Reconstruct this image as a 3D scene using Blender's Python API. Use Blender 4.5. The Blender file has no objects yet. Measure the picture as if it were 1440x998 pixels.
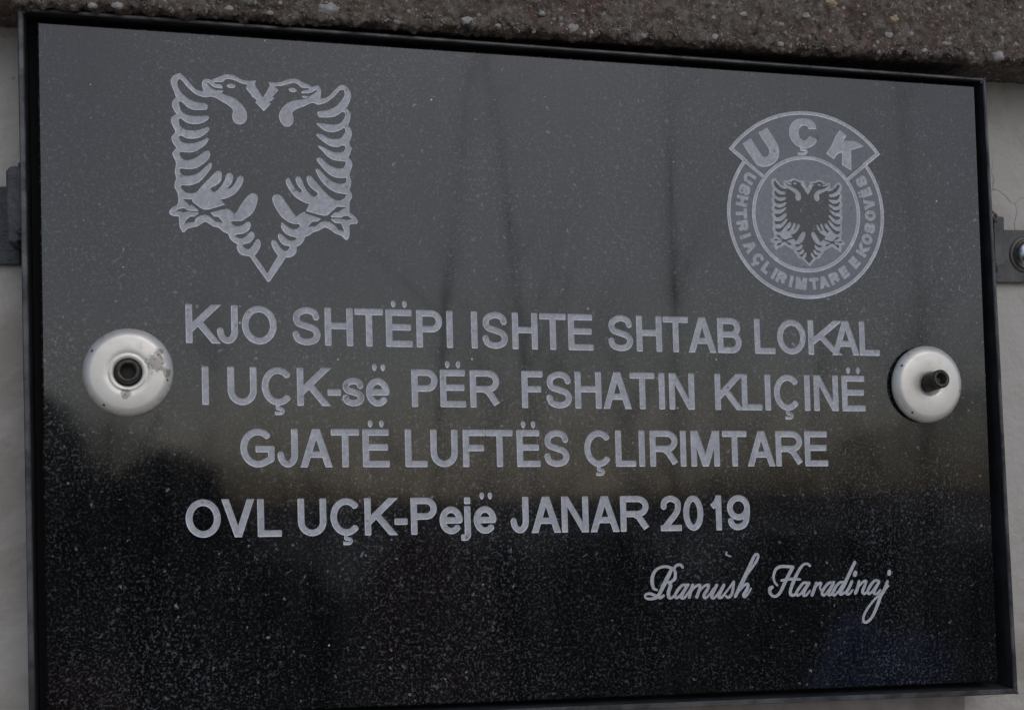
import bpy, bmesh, math, random
import numpy as np
from mathutils import Vector, Matrix, noise
from mathutils.geometry import delaunay_2d_cdt

SC = bpy.context.scene
COL = SC.collection
PI = math.pi
MM = 0.001
H = 1.6                      # height of the middle of the plaque above the ground

# ------------------------------------------------------------------ camera
cam_data = bpy.data.cameras.new("camera")
cam_data.sensor_width = 36.0
cam_data.sensor_fit = 'HORIZONTAL'
cam_data.lens = 47.5
cam_data.clip_start = 0.02
cam_data.clip_end = 2000.0
cam = bpy.data.objects.new("camera", cam_data)
COL.objects.link(cam)
SC.camera = cam
cam.matrix_world = Matrix.Translation([-0.21832, -0.80565, 1.57944]) @ Matrix([[0.972771, 0.000283, -0.231769], [-0.231562, -0.041049, -0.971954], [-0.009789, 0.999157, -0.039865]]).to_4x4()

# ------------------------------------------------------------------ sky, sun, exposure
SUN_EL, SUN_AZ = 38.0, 166.0        # azimuth of the sun, degrees clockwise from +Y
world = bpy.data.worlds.new("World")
SC.world = world
world.use_nodes = True
wn, wl = world.node_tree.nodes, world.node_tree.links
bg = wn["Background"]
sky = wn.new("ShaderNodeTexSky")
sky.sky_type = 'NISHITA'
sky.sun_disc = False
sky.sun_elevation = math.radians(SUN_EL)
sky.sun_rotation = math.radians(SUN_AZ)
sky.air_density = 1.0
sky.dust_density = 2.1
sky.ozone_density = 6.0
wl.new(sky.outputs[0], bg.inputs[0])
bg.inputs[1].default_value = 0.10

sun_data = bpy.data.lights.new("sun", 'SUN')
sun_data.energy = 0.7
sun_data.angle = math.radians(75)
sun_data.color = (1.0, 0.92, 0.82)
sun = bpy.data.objects.new("sun", sun_data)
COL.objects.link(sun)
az, el = math.radians(SUN_AZ), math.radians(SUN_EL)
sdir = Vector((math.sin(az) * math.cos(el), math.cos(az) * math.cos(el), math.sin(el)))
sun.rotation_euler = sdir.to_track_quat('Z', 'Y').to_euler()

vs = SC.view_settings
vs.view_transform = 'Standard'
vs.look = 'None'
vs.exposure = -0.12
vs.gamma = 1.0
vs.use_curve_mapping = False

# ------------------------------------------------------------------ helpers
def link(name, me, parent=None, mats=(), smooth=False):
    o = bpy.data.objects.new(name, me)
    COL.objects.link(o)
    for m_ in mats:
        if m_.name not in [x.name for x in me.materials if x]:
            me.materials.append(m_)
    if parent is not None:
        o.parent = parent
    if smooth:
        for p in me.polygons:
            p.use_smooth = True
    return o

def obj(name, bm, mat, parent=None, smooth=False):
    me = bpy.data.meshes.new(name)
    bm.to_mesh(me)
    bm.free()
    mats = mat if isinstance(mat, (list, tuple)) else [mat]
    return link(name, me, parent, mats, smooth)

def thing(name, label, cat, loc=(0, 0, 0), group=None):
    o = bpy.data.objects.new(name, None)
    COL.objects.link(o)
    o.location = loc
    o.empty_display_size = 0.02
    return tag(o, label, cat, group)

def tag(o, label=None, cat=None, group=None, kind=None):
    if label: o['label'] = label
    if cat: o['category'] = cat
    if group: o['group'] = group
    if kind: o['kind'] = kind
    return o

def add_box(bm, x0, x1, y0, y1, z0, z1, bevel=0.0, segs=2):
    r = bmesh.ops.create_cube(bm, size=1.0)
    v = r['verts']
    bmesh.ops.scale(bm, verts=v, vec=(x1 - x0, y1 - y0, z1 - z0))
    bmesh.ops.translate(bm, verts=v, vec=((x0 + x1) / 2, (y0 + y1) / 2, (z0 + z1) / 2))
    if bevel > 0:
        es = list({e for q in v for e in q.link_edges})
        bmesh.ops.bevel(bm, geom=es, offset=bevel, segments=segs, affect='EDGES', profile=0.6)

def add_prism(bm, quad, y0, y1, bevel=0.0):
    """closed outline in (x, z) metres, extruded from y0 (front) to y1 (back)"""
    a = [bm.verts.new((p[0], y0, p[1])) for p in quad]
    b = [bm.verts.new((p[0], y1, p[1])) for p in quad]
    n = len(quad)
    fs = [bm.faces.new(a), bm.faces.new(b[::-1])]
    for i in range(n):
        fs.append(bm.faces.new((a[i], b[i], b[(i + 1) % n], a[(i + 1) % n])))
    bmesh.ops.recalc_face_normals(bm, faces=fs)
    if bevel > 0:
        es = list({e for f in fs for e in f.edges})
        bmesh.ops.bevel(bm, geom=es, offset=bevel, segments=2, affect='EDGES', profile=0.6)

def add_lathe(bm, prof, segs=96, centre=(0, 0, 0), axis=None, wob=0.0):
    """profile of (radius, height); height runs towards -Y (out of the wall)"""
    rings = []
    M_ = Matrix.Identity(3)
    if axis is not None:
        M_ = Vector((0, -1, 0)).rotation_difference(Vector(axis).normalized()).to_matrix()
    for (r, h) in prof:
        ring = []
        for i in range(segs):
            t = 2 * PI * i / segs
            p = Vector((r * math.cos(t), -h, r * math.sin(t)))
            if wob:
                p *= 1 + wob * noise.noise(Vector((p.x * 120, p.z * 120, h * 90 + 3)))
            p = M_ @ p + Vector(centre)
            ring.append(bm.verts.new(p))
        rings.append(ring)
    for a, b in zip(rings[:-1], rings[1:]):
        for i in range(segs):
            j = (i + 1) % segs
            bm.faces.new((a[i], a[j], b[j], b[i]))
    bm.faces.new(rings[-1])
    bm.faces.new(rings[0][::-1])
    bmesh.ops.recalc_face_normals(bm, faces=bm.faces[:])

def add_tube(bm, pts, rads, segs=7):
    rings = []
    for k, p in enumerate(pts):
        p = Vector(p)
        d = (Vector(pts[min(k + 1, len(pts) - 1)]) - Vector(pts[max(k - 1, 0)])).normalized()
        u = d.orthogonal().normalized() if k == 0 else (u - d * u.dot(d)).normalized()
        w = d.cross(u)
        rings.append([bm.verts.new(p + (u * math.cos(2 * PI * i / segs) + w * math.sin(2 * PI * i / segs)) * rads[k]) for i in range(segs)])
    for a, b in zip(rings[:-1], rings[1:]):
        for i in range(segs):
            j = (i + 1) % segs
            bm.faces.new((a[i], a[j], b[j], b[i]))
    bm.faces.new(rings[-1])
    bm.faces.new(rings[0][::-1])

# ------------------------------------------------------------------ materials
def mat(name):
    m_ = bpy.data.materials.new(name)
    m_.use_nodes = True
    nt = m_.node_tree
    return m_, nt, nt.nodes["Principled BSDF"]

def N(nt, typ, **kw):
    n = nt.nodes.new(typ)
    for k, v in kw.items():
        if k.startswith('i_'):
            key = k[2:].replace('_', ' ')
            n.inputs[key].default_value = v
        else:
            setattr(n, k, v)
    return n

def coords(nt):
    return N(nt, "ShaderNodeTexCoord").outputs['Object']

def ramp(nt, src, stops):
    r = N(nt, "ShaderNodeValToRGB")
    els = r.color_ramp.elements
    while len(els) < len(stops): els.new(0.5)
    for e, (p, c) in zip(els, stops):
        e.position = p
        e.color = (c, c, c, 1) if isinstance(c, (int, float)) else (*c, 1)
    nt.links.new(src, r.inputs[0])
    return r.outputs[0]

def mix(nt, f, a, b, mode='MIX'):
    n = N(nt, "ShaderNodeMix", data_type='RGBA', blend_type=mode)
    for sock, v in ((n.inputs[0], f), (n.inputs[6], a), (n.inputs[7], b)):
        if isinstance(v, (int, float)): sock.default_value = v if sock is n.inputs[0] else (v, v, v, 1)
        elif isinstance(v, tuple): sock.default_value = (*v, 1) if len(v) == 3 else v
        else: nt.links.new(v, sock)
    return n.outputs[2]

def noise_tex(nt, co, scale, detail=4.0, rough=0.55, dist=0.0):
    n = N(nt, "ShaderNodeTexNoise", i_Scale=scale, i_Detail=detail, i_Roughness=rough, i_Distortion=dist)
    nt.links.new(co, n.inputs['Vector'])
    return n.outputs['Fac']

def voro(nt, co, scale, feature='F1', out='Distance'):
    n = N(nt, "ShaderNodeTexVoronoi", feature=feature, i_Scale=scale)
    nt.links.new(co, n.inputs['Vector'])
    return n.outputs[out]

def bump(nt, src, strength, dist, prev=None):
    b = N(nt, "ShaderNodeBump", i_Strength=strength, i_Distance=dist)
    nt.links.new(src, b.inputs['Height'])
    if prev is not None: nt.links.new(prev, b.inputs['Normal'])
    return b.outputs[0]

def maths(nt, op, a, b=None):
    n = N(nt, "ShaderNodeMath", operation=op)
    for i, v in enumerate((a, b)):
        if v is None: continue
        if isinstance(v, (int, float)): n.inputs[i].default_value = v
        else: nt.links.new(v, n.inputs[i])
    return n.outputs[0]

def stone_flecks(nt, co):
    """pale mineral flecks of three sizes, irregular and clumped"""
    clump = noise_tex(nt, co, 8.0, 7.0, 0.72)
    g1 = noise_tex(nt, co, 620.0, 2.5, 0.6, 0.0)
    g2 = noise_tex(nt, co, 320.0, 4.0, 0.7, 0.0)
    g3 = noise_tex(nt, co, 170.0, 5.0, 0.75, 0.0)
    f1 = ramp(nt, g1, [(0.54, 0.0), (0.76, 0.55)])
    f2 = ramp(nt, g2, [(0.555, 0.0), (0.70, 0.9)])
    f3 = ramp(nt, g3, [(0.60, 0.0), (0.70, 1.0)])
    f = maths(nt, 'MAXIMUM', maths(nt, 'MAXIMUM', f1, f2), f3)
    grain = noise_tex(nt, co, 620.0, 2.0, 0.6)
    f = maths(nt, 'MULTIPLY', f, ramp(nt, grain, [(0.30, 0.3), (0.62, 1.0)]))
    return maths(nt, 'MULTIPLY', f, ramp(nt, clump, [(0.40, 0.20), (0.60, 1.0)])), grain

def make_granite():
    m_, nt, b = mat("polished_black_granite")
    co = coords(nt)
    f, grain = stone_flecks(nt, co)
    cloud = noise_tex(nt, co, 9.0, 5.0, 0.6)
    base = mix(nt, cloud, (0.002, 0.0021, 0.0022), (0.006, 0.0061, 0.0063))
    base = mix(nt, ramp(nt, grain, [(0.45, 0.0), (0.75, 1.0)]), base, (0.012, 0.0122, 0.0128))
    c = mix(nt, f, base, (0.20, 0.206, 0.213))
    g4 = noise_tex(nt, co, 240.0, 3.0, 0.6, 0.3)
    f4 = maths(nt, 'MULTIPLY', ramp(nt, g4, [(0.655, 0.0), (0.73, 1.0)]), ramp(nt, noise_tex(nt, co, 5.0, 5.0, 0.7), [(0.40, 0.25), (0.60, 1.0)]))
    c = mix(nt, f4, c, (0.25, 0.257, 0.268))
    # dust film: vertical run marks and blotches
    mp = N(nt, "ShaderNodeMapping"); mp.inputs['Scale'].default_value = (60, 60, 5)
    nt.links.new(co, mp.inputs[0])
    runs = noise_tex(nt, mp.outputs[0], 1.0, 4.0, 0.6)
    blot = noise_tex(nt, co, 14.0, 6.0, 0.65)
    dust = maths(nt, 'MULTIPLY', ramp(nt, runs, [(0.35, 0.0), (0.8, 1.0)]), ramp(nt, blot, [(0.35, 0.2), (0.7, 1.0)]))
    c = mix(nt, maths(nt, 'MULTIPLY', dust, 0.045), c, (0.30, 0.29, 0.28))
    # tiny bright dust specks
    sp = voro(nt, co, 95.0)
    spc = N(nt, "ShaderNodeSeparateColor"); nt.links.new(voro(nt, co, 95.0, out='Color'), spc.inputs[0])
    sm = maths(nt, 'MULTIPLY', ramp(nt, sp, [(0.03, 1.0), (0.075, 0.0)]), ramp(nt, spc.outputs[2], [(0.86, 0.0), (0.9, 1.0)]))
    c = mix(nt, sm, c, (0.5, 0.5, 0.5))
    nt.links.new(c, b.inputs['Base Color'])
    r = ramp(nt, maths(nt, 'ADD', maths(nt, 'MULTIPLY', blot, 0.6), maths(nt, 'MULTIPLY', runs, 0.4)), [(0.3, 0.025), (0.75, 0.09)])
    nt.links.new(r, b.inputs['Roughness'])
    b.inputs['IOR'].default_value = 1.54
    nt.links.new(bump(nt, cloud, 0.05, 0.0004), b.inputs['Normal'])
    return m_

def make_engraved(name, pale, dark, fleck=0.5):
    m_, nt, b = mat(name)
    co = coords(nt)
    n1 = noise_tex(nt, co, 430.0, 4.0, 0.75)
    n2 = noise_tex(nt, co, 75.0, 6.0, 0.7)
    c = mix(nt, ramp(nt, n1, [(0.30, 0.0), (0.68, 1.0)]), dark, pale)
    c = mix(nt, ramp(nt, n2, [(0.30, 0.75), (0.62, 0.0)]), c, dark)
    pit = voro(nt, co, 260.0)
    pc = N(nt, "ShaderNodeSeparateColor"); nt.links.new(voro(nt, co, 260.0, out='Color'), pc.inputs[0])
    pm = maths(nt, 'MULTIPLY', ramp(nt, pit, [(0.12, 1.0), (0.3, 0.0)]), ramp(nt, pc.outputs[0], [(0.8, 0.0), (0.95, 1.0)]))
    c = mix(nt, maths(nt, 'MULTIPLY', pm, fleck), c, (0.05, 0.05, 0.055))
    nt.links.new(c, b.inputs['Base Color'])
    b.inputs['Roughness'].default_value = 0.75
    b.inputs['Specular IOR Level'].default_value = 0.3
    nt.links.new(bump(nt, n1, 0.5, 0.0002), b.inputs['Normal'])
    return m_

def make_wall():
    m_, nt, b = mat("painted_render")
    co = coords(nt)
    big = noise_tex(nt, co, 2.5, 4.0, 0.6)
    mid = noise_tex(nt, co, 18.0, 6.0, 0.6)
    fine = noise_tex(nt, co, 160.0, 5.0, 0.6)
    c = mix(nt, big, (0.43, 0.40, 0.35), (0.51, 0.475, 0.425))
    c = mix(nt, ramp(nt, mid, [(0.55, 0.0), (0.75, 0.5)]), c, (0.36, 0.34, 0.315))
    c = mix(nt, ramp(nt, noise_tex(nt, co, 6.0, 7.0, 0.72, 1.2), [(0.48, 0.0), (0.62, 0.75)]), c, (0.31, 0.27, 0.225))
    c = mix(nt, ramp(nt, noise_tex(nt, co, 90.0, 6.0, 0.8, 1.5), [(0.62, 0.0), (0.72, 0.6)]), c, (0.24, 0.215, 0.19))
    # hairline cracks
    wv = N(nt, "ShaderNodeVectorMath", operation='ADD')
    wn_ = N(nt, "ShaderNodeTexNoise", i_Scale=14.0, i_Detail=4.0)
    nt.links.new(co, wn_.inputs['Vector'])
    ms = N(nt, "ShaderNodeVectorMath", operation='SCALE'); ms.inputs['Scale'].default_value = 0.06
    nt.links.new(wn_.outputs['Color'], ms.inputs[0])
    nt.links.new(co, wv.inputs[0]); nt.links.new(ms.outputs[0], wv.inputs[1])
    cr = voro(nt, wv.outputs[0], 13.0, feature='DISTANCE_TO_EDGE')
    crm = maths(nt, 'MULTIPLY', ramp(nt, cr, [(0.0, 1.0), (0.008, 0.0)]), ramp(nt, noise_tex(nt, co, 9.0, 3.0), [(0.50, 0.0), (0.64, 0.6)]))
    c = mix(nt, crm, c, (0.10, 0.09, 0.08))
    dots = voro(nt, co, 75.0)
    dc = N(nt, "ShaderNodeSeparateColor"); nt.links.new(voro(nt, co, 75.0, out='Color'), dc.inputs[0])
    dm = maths(nt, 'MULTIPLY', ramp(nt, dots, [(0.05, 1.0), (0.12, 0.0)]), ramp(nt, dc.outputs[0], [(0.85, 0.0), (0.95, 0.7)]))
    c = mix(nt, dm, c, (0.16, 0.14, 0.12))
    nt.links.new(c, b.inputs['Base Color'])
    b.inputs['Roughness'].default_value = 0.8
    nb = bump(nt, mid, 0.7, 0.006)
    nb = bump(nt, noise_tex(nt, co, 60.0, 4.0, 0.6, 0.8), 0.6, 0.002, nb)
    nb = bump(nt, fine, 0.5, 0.001, nb)
    nb = bump(nt, maths(nt, 'SUBTRACT', 1.0, maths(nt, 'MAXIMUM', crm, dm)), 0.6, 0.0008, nb)
    nt.links.new(nb, b.inputs['Normal'])
    return m_

def make_concrete():
    m_, nt, b = mat("weathered_exposed_concrete")
    co = coords(nt)
    patch = noise_tex(nt, co, 16.0, 5.0, 0.6, 0.4)
    fine = noise_tex(nt, co, 230.0, 5.0, 0.7)
    mid = noise_tex(nt, co, 75.0, 5.0, 0.65)
    c = mix(nt, ramp(nt, patch, [(0.40, 0.0), (0.60, 1.0)]), (0.110, 0.083, 0.057), (0.092, 0.050, 0.036))
    c = mix(nt, ramp(nt, mid, [(0.45, 0.0), (0.72, 0.8)]), c, (0.22, 0.19, 0.155))
    c = mix(nt, ramp(nt, fine, [(0.30, 0.85), (0.52, 0.0)]), c, (0.030, 0.026, 0.023))
    v = voro(nt, co, 210.0)
    vc = N(nt, "ShaderNodeSeparateColor"); nt.links.new(voro(nt, co, 210.0, out='Color'), vc.inputs[0])
    vm = maths(nt, 'MULTIPLY', ramp(nt, v, [(0.18, 1.0), (0.34, 0.0)]), ramp(nt, vc.outputs[0], [(0.78, 0.0), (0.95, 1.0)]))
    c = mix(nt, vm, c, (0.36, 0.34, 0.31))
    g1 = noise_tex(nt, co, 420.0, 3.0, 0.7, 1.0)
    c = mix(nt, ramp(nt, g1, [(0.58, 0.0), (0.70, 0.95)]), c, (0.42, 0.385, 0.34))
    g2 = noise_tex(nt, co, 130.0, 4.0, 0.7, 1.5)
    c = mix(nt, ramp(nt, g2, [(0.60, 0.0), (0.70, 0.55)]), c, (0.30, 0.275, 0.24))
    c = mix(nt, ramp(nt, g2, [(0.34, 0.9), (0.47, 0.0)]), c, (0.032, 0.027, 0.023))
    nt.links.new(c, b.inputs['Base Color'])
    b.inputs['Roughness'].default_value = 0.85
    nb = bump(nt, mid, 0.8, 0.003)
    nb = bump(nt, fine, 0.9, 0.0015, nb)
    nt.links.new(nb, b.inputs['Normal'])
    return m_

def make_simple(name, c1, c2, scale=30.0, rough=0.6, metal=0.0, bs=0.2, bd=0.001, stops=(0.35, 0.65)):
    m_, nt, b = mat(name)
    co = coords(nt)
    n = noise_tex(nt, co, scale, 6.0, 0.6)
    nt.links.new(mix(nt, ramp(nt, n, [(stops[0], 0.0), (stops[1], 1.0)]), c1, c2), b.inputs['Base Color'])
    b.inputs['Roughness'].default_value = rough
    b.inputs['Metallic'].default_value = metal
    nt.links.new(bump(nt, noise_tex(nt, co, scale * 4, 5.0, 0.6), bs, bd), b.inputs['Normal'])
    return m_

def make_washer(name, wear):
    m_, nt, b = mat(name)
    co = coords(nt)
    n1 = noise_tex(nt, co, 40.0, 5.0, 0.6)
    n2 = noise_tex(nt, co, 300.0, 4.0, 0.6)
    c = mix(nt, n1, (0.70, 0.655, 0.57), (0.84, 0.795, 0.715))
    c = mix(nt, ramp(nt, n2, [(0.60, 0.0), (0.78, 0.4)]), c, (0.45, 0.43, 0.38))
    if wear:                                   # scuffed, stained patches with a shape of their own
        rag = noise_tex(nt, co, 230.0, 4.0, 0.7)
        rag2 = noise_tex(nt, co, 800.0, 3.0, 0.7)
        for centre, rad in wear:
            geo = N(nt, "ShaderNodeVectorMath", operation='SUBTRACT'); geo.inputs[1].default_value = centre
            nt.links.new(co, geo.inputs[0])
            ln = N(nt, "ShaderNodeVectorMath", operation='LENGTH'); nt.links.new(geo.outputs[0], ln.inputs[0])
            d = maths(nt, 'ADD', ln.outputs['Value'], maths(nt, 'MULTIPLY', maths(nt, 'SUBTRACT', rag, 0.5), rad * 3.2))
            msk = ramp(nt, maths(nt, 'DIVIDE', d, rad * 1.5), [(0.50, 1.0), (0.80, 0.0)])
            c = mix(nt, maths(nt, 'MULTIPLY', msk, 0.8), c, (0.30, 0.27, 0.235))
            c = mix(nt, maths(nt, 'MULTIPLY', msk, ramp(nt, rag2, [(0.56, 0.0), (0.62, 0.8)])), c, (0.07, 0.06, 0.05))
    # grime settled around the bolt
    sep = N(nt, "ShaderNodeSeparateXYZ"); nt.links.new(co, sep.inputs[0])
    rad_ = maths(nt, 'SQRT', maths(nt, 'ADD', maths(nt, 'MULTIPLY', sep.outputs[0], sep.outputs[0]), maths(nt, 'MULTIPLY', sep.outputs[2], sep.outputs[2])))
    gr = maths(nt, 'MULTIPLY', ramp(nt, maths(nt, 'MULTIPLY', rad_, 50.0), [(0.30, 1.0), (0.62, 0.0)]), ramp(nt, noise_tex(nt, co, 110.0, 5.0, 0.7), [(0.45, 0.0), (0.68, 0.8)]))
    c = mix(nt, gr, c, (0.36, 0.31, 0.23))
    edge_ = maths(nt, 'MULTIPLY', ramp(nt, maths(nt, 'MULTIPLY', rad_, 40.0), [(0.86, 0.0), (1.0, 1.0)]), ramp(nt, noise_tex(nt, co, 150.0, 5.0, 0.7), [(0.5, 0.0), (0.7, 0.7)]))
    c = mix(nt, edge_, c, (0.30, 0.26, 0.20))
    dots = voro(nt, co, 160.0)
    dc = N(nt, "ShaderNodeSeparateColor"); nt.links.new(voro(nt, co, 160.0, out='Color'), dc.inputs[0])
    dm = maths(nt, 'MULTIPLY', ramp(nt, dots, [(0.10, 1.0), (0.17, 0.0)]), ramp(nt, dc.outputs[1], [(0.86, 0.0), (0.90, 1.0)]))
    c = mix(nt, dm, c, (0.06, 0.055, 0.05))
    nt.links.new(c, b.inputs['Base Color'])
    b.inputs['Metallic'].default_value = 0.5
    nt.links.new(ramp(nt, n2, [(0.3, 0.36), (0.7, 0.52)]), b.inputs['Roughness'])
    nt.links.new(bump(nt, n1, 0.08, 0.001), b.inputs['Normal'])
    return m_

M_GRANITE = make_granite()
M_CUT = make_engraved("sandblasted_letter_face", (0.60, 0.60, 0.61), (0.34, 0.345, 0.35))
M_CUT_EDGE = make_engraved("chipped_letter_edge", (0.86, 0.86, 0.87), (0.56, 0.56, 0.565), 0.2)
M_FROST = make_engraved("lightly_frosted_granite", (0.31, 0.316, 0.327), (0.20, 0.205, 0.213))
M_FROST_DIM = make_engraved("faintly_frosted_granite", (0.245, 0.25, 0.258), (0.17, 0.174, 0.18))
M_SAWN = make_simple("sawn_granite_side", (0.03, 0.03, 0.032), (0.05, 0.05, 0.052), 60, 0.6)
M_WALL = make_wall()
M_CONC = make_concrete()
M_STEEL = make_simple("black_painted_steel", (0.030, 0.031, 0.032), (0.060, 0.060, 0.058), 45, 0.42, 0.0, 0.35, 0.0012, (0.42, 0.72))
M_STEEL_WORN = make_simple("worn_steel_edge", (0.025, 0.025, 0.025), (0.10, 0.10, 0.097), 55, 0.4, 0.3, 0.35, 0.001, (0.38, 0.62))
M_DARK = make_simple("gap_shade_black", (0.003, 0.003, 0.004), (0.006, 0.006, 0.007), 30, 0.9)  # near-black colour carries the deep shade of the gap around the slab
M_STRAP = make_simple("grey_painted_strap", (0.055, 0.055, 0.053), (0.115, 0.11, 0.10), 70, 0.5, 0.2, 0.4, 0.0012)
M_STRAP_BLUE = make_simple("blue_grey_painted_steel", (0.018, 0.020, 0.026), (0.045, 0.048, 0.057), 70, 0.45, 0.1, 0.5, 0.0014)
M_CHROME = make_simple("bright_zinc_screw", (0.32, 0.32, 0.31), (0.58, 0.58, 0.56), 180, 0.26, 1.0, 0.15)
M_RUBBER = make_simple("black_rubber", (0.012, 0.012, 0.011), (0.025, 0.024, 0.022), 120, 0.8)
M_BOLT = make_simple("oxidised_bolt", (0.020, 0.021, 0.017), (0.085, 0.074, 0.055), 260, 0.42, 0.55, 0.4, 0.0006)
M_W1 = make_washer("scuffed_satin_aluminium", [((0.0155, -0.0086, 0.0050), 0.0052), ((0.0215, -0.0068, -0.0005), 0.0026), ((-0.0010, -0.0086, -0.0125), 0.0028), ((0.0165, -.0080, 0.0110), 0.0024)])
M_W2 = make_washer("satin_aluminium", None)
M_PEB = make_simple("grey_pebble", (0.10, 0.09, 0.08), (0.30, 0.28, 0.25), 200, 0.7, 0, 0.4)
M_PEB2 = make_simple("ochre_pebble", (0.34, 0.25, 0.14), (0.45, 0.34, 0.21), 200, 0.7, 0, 0.4)
M_GRASS = make_simple("pale_gravel", (0.42, 0.37, 0.31), (0.60, 0.54, 0.47), 0.7, 0.95, 0, 0.6, 0.05)
M_HILL = make_simple("brown_winter_hillside", (0.16, 0.14, 0.11), (0.28, 0.245, 0.20), 0.05, 0.95, 0, 0.5, 0.4)
M_BARK = make_simple("grey_brown_bark", (0.045, 0.038, 0.03), (0.09, 0.078, 0.062), 12, 0.9, 0, 0.6, 0.01)
M_TWIG = make_simple("brown_twigs", (0.20, 0.14, 0.095), (0.32, 0.23, 0.16), 12, 0.9, 0, 0.4, 0.01)
M_LEAF = make_simple("dark_evergreen_leaf", (0.010, 0.020, 0.014), (0.028, 0.045, 0.028), 6, 0.75, 0, 0.2)

# ------------------------------------------------------------------ 2D shapes (mm on the plaque face)
def catmull(pts, closed=False, sub=4):
    P = [np.array(p, float) for p in pts]
    n = len(P)
    if n < 3: return P
    out = []
    rng = range(n) if closed else range(n - 1)
    for i in rng:
        p1, p2 = P[i], P[(i + 1) % n]
        p0 = P[i - 1] if (closed or i > 0) else p1
        p3 = P[(i + 2) % n] if (closed or i + 2 < n) else p2
        # keep corners sharp
        for s in range(sub):
            t = s / sub
            q = 0.5 * ((2 * p1) + (p2 - p0) * t + (2 * p0 - 5 * p1 + 4 * p2 - p3) * t * t + (3 * p1 - p0 - 3 * p2 + p3) * t ** 3)
            out.append(q)
    if not closed: out.append(P[-1])
    return out

def smooth_outline(pts, sub=2, corner=50):
    """round the outline but keep the sharp corners"""
    P = [np.array(p, float) for p in pts]
    n = len(P)
    turn = []
    for i in range(n):
        a = P[i] - P[i - 1]; b = P[(i + 1) % n] - P[i]
        ang = abs(math.degrees(math.atan2(a[0] * b[1] - a[1] * b[0], a @ b)))
        turn.append(ang > corner)
    out = []
    for i in range(n):
        p1, p2 = P[i], P[(i + 1) % n]
        m1 = (p2 - P[i - 1]) / 2; m2 = (P[(i + 2) % n] - p1) / 2
        L = np.linalg.norm(p2 - p1)
        if turn[i]: m1 = (p2 - p1) * 0.9
        if turn[(i + 1) % n]: m2 = (p2 - p1) * 0.9
        for m in (m1, m2):
            l = np.linalg.norm(m)
            if l > 1.3 * L: m *= 1.3 * L / l
        for s in range(sub):
            t = s / sub
            h00, h10 = 2 * t**3 - 3 * t**2 + 1, t**3 - 2 * t**2 + t
            h01, h11 = -2 * t**3 + 3 * t**2, t**3 - t**2
            out.append(h00 * p1 + h10 * m1 + h01 * p2 + h11 * m2)
    return out

def disc(c, r, n=16):
    return [(c[0] + r * math.cos(2 * PI * i / n + .1), c[1] + r * math.sin(2 * PI * i / n + .1)) for i in range(n)]

def clip_y(poly, y0, y1):
    for lim, sgn in ((y0, 1), (y1, -1)):
        out = []
        n = len(poly)
        for i in range(n):
            a, b = poly[i - 1], poly[i]
            ia, ib = sgn * (a[1] - lim) >= 0, sgn * (b[1] - lim) >= 0
            if ia != ib:
                t = (lim - a[1]) / (b[1] - a[1])
                out.append((a[0] + t * (b[0] - a[0]), lim))
            if ib: out.append((b[0], b[1]))
        poly = out
        if len(poly) < 3: return None
    return poly

def stroke(pts, w, cap0='flat', cap1='flat', ext=0.0, soft=0.35):
    """thick line of width w (number or per-point list) as a list of overlapping polygons"""
    P = [np.array(p[:2], float) for p in pts]
    W = [w] * len(P) if isinstance(w, (int, float)) else list(w)
    polys = []
    n = len(P)
    for i in range(n - 1):
        a, b = P[i].copy(), P[i + 1].copy()
        d = b - a
        L = np.linalg.norm(d)
        if L < 1e-6: continue
        d /= L
        q = np.array([-d[1], d[0]])
        ra, rb = W[i] / 2, W[i + 1] / 2
        if i == 0 and cap0 == 'flat': a = a - d * ext
        if i == n - 2 and cap1 == 'flat': b = b + d * ext
        poly = []
        s = soft
        if i == 0 and cap0 == 'flat':
            poly += [a + q * (ra - s), a - q * (ra - s), a + d * s - q * ra]
        else:
            poly += [a + q * ra, a - q * ra]
        if i == n - 2 and cap1 == 'flat':
            poly += [b - d * s - q * rb, b - q * (rb - s), b + q * (rb - s), b - d * s + q * rb]
        else:
            poly += [b - q * rb, b + q * rb]
        if i == 0 and cap0 == 'flat':
            poly += [a + d * s + q * ra]
        polys.append([tuple(p) for p in poly])
        if i > 0 or cap0 == 'round': polys.append(disc(P[i], ra * 0.999, 14))
    if cap1 == 'round': polys.append(disc(P[-1], W[-1] / 2 * 0.999, 14))
    return polys

def arc(cx, cy, rx, ry, a0, a1, n=18):
    return [(cx + rx * math.cos(math.radians(a0 + (a1 - a0) * i / n)), cy + ry * math.sin(math.radians(a0 + (a1 - a0) * i / n))) for i in range(n + 1)]

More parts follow.
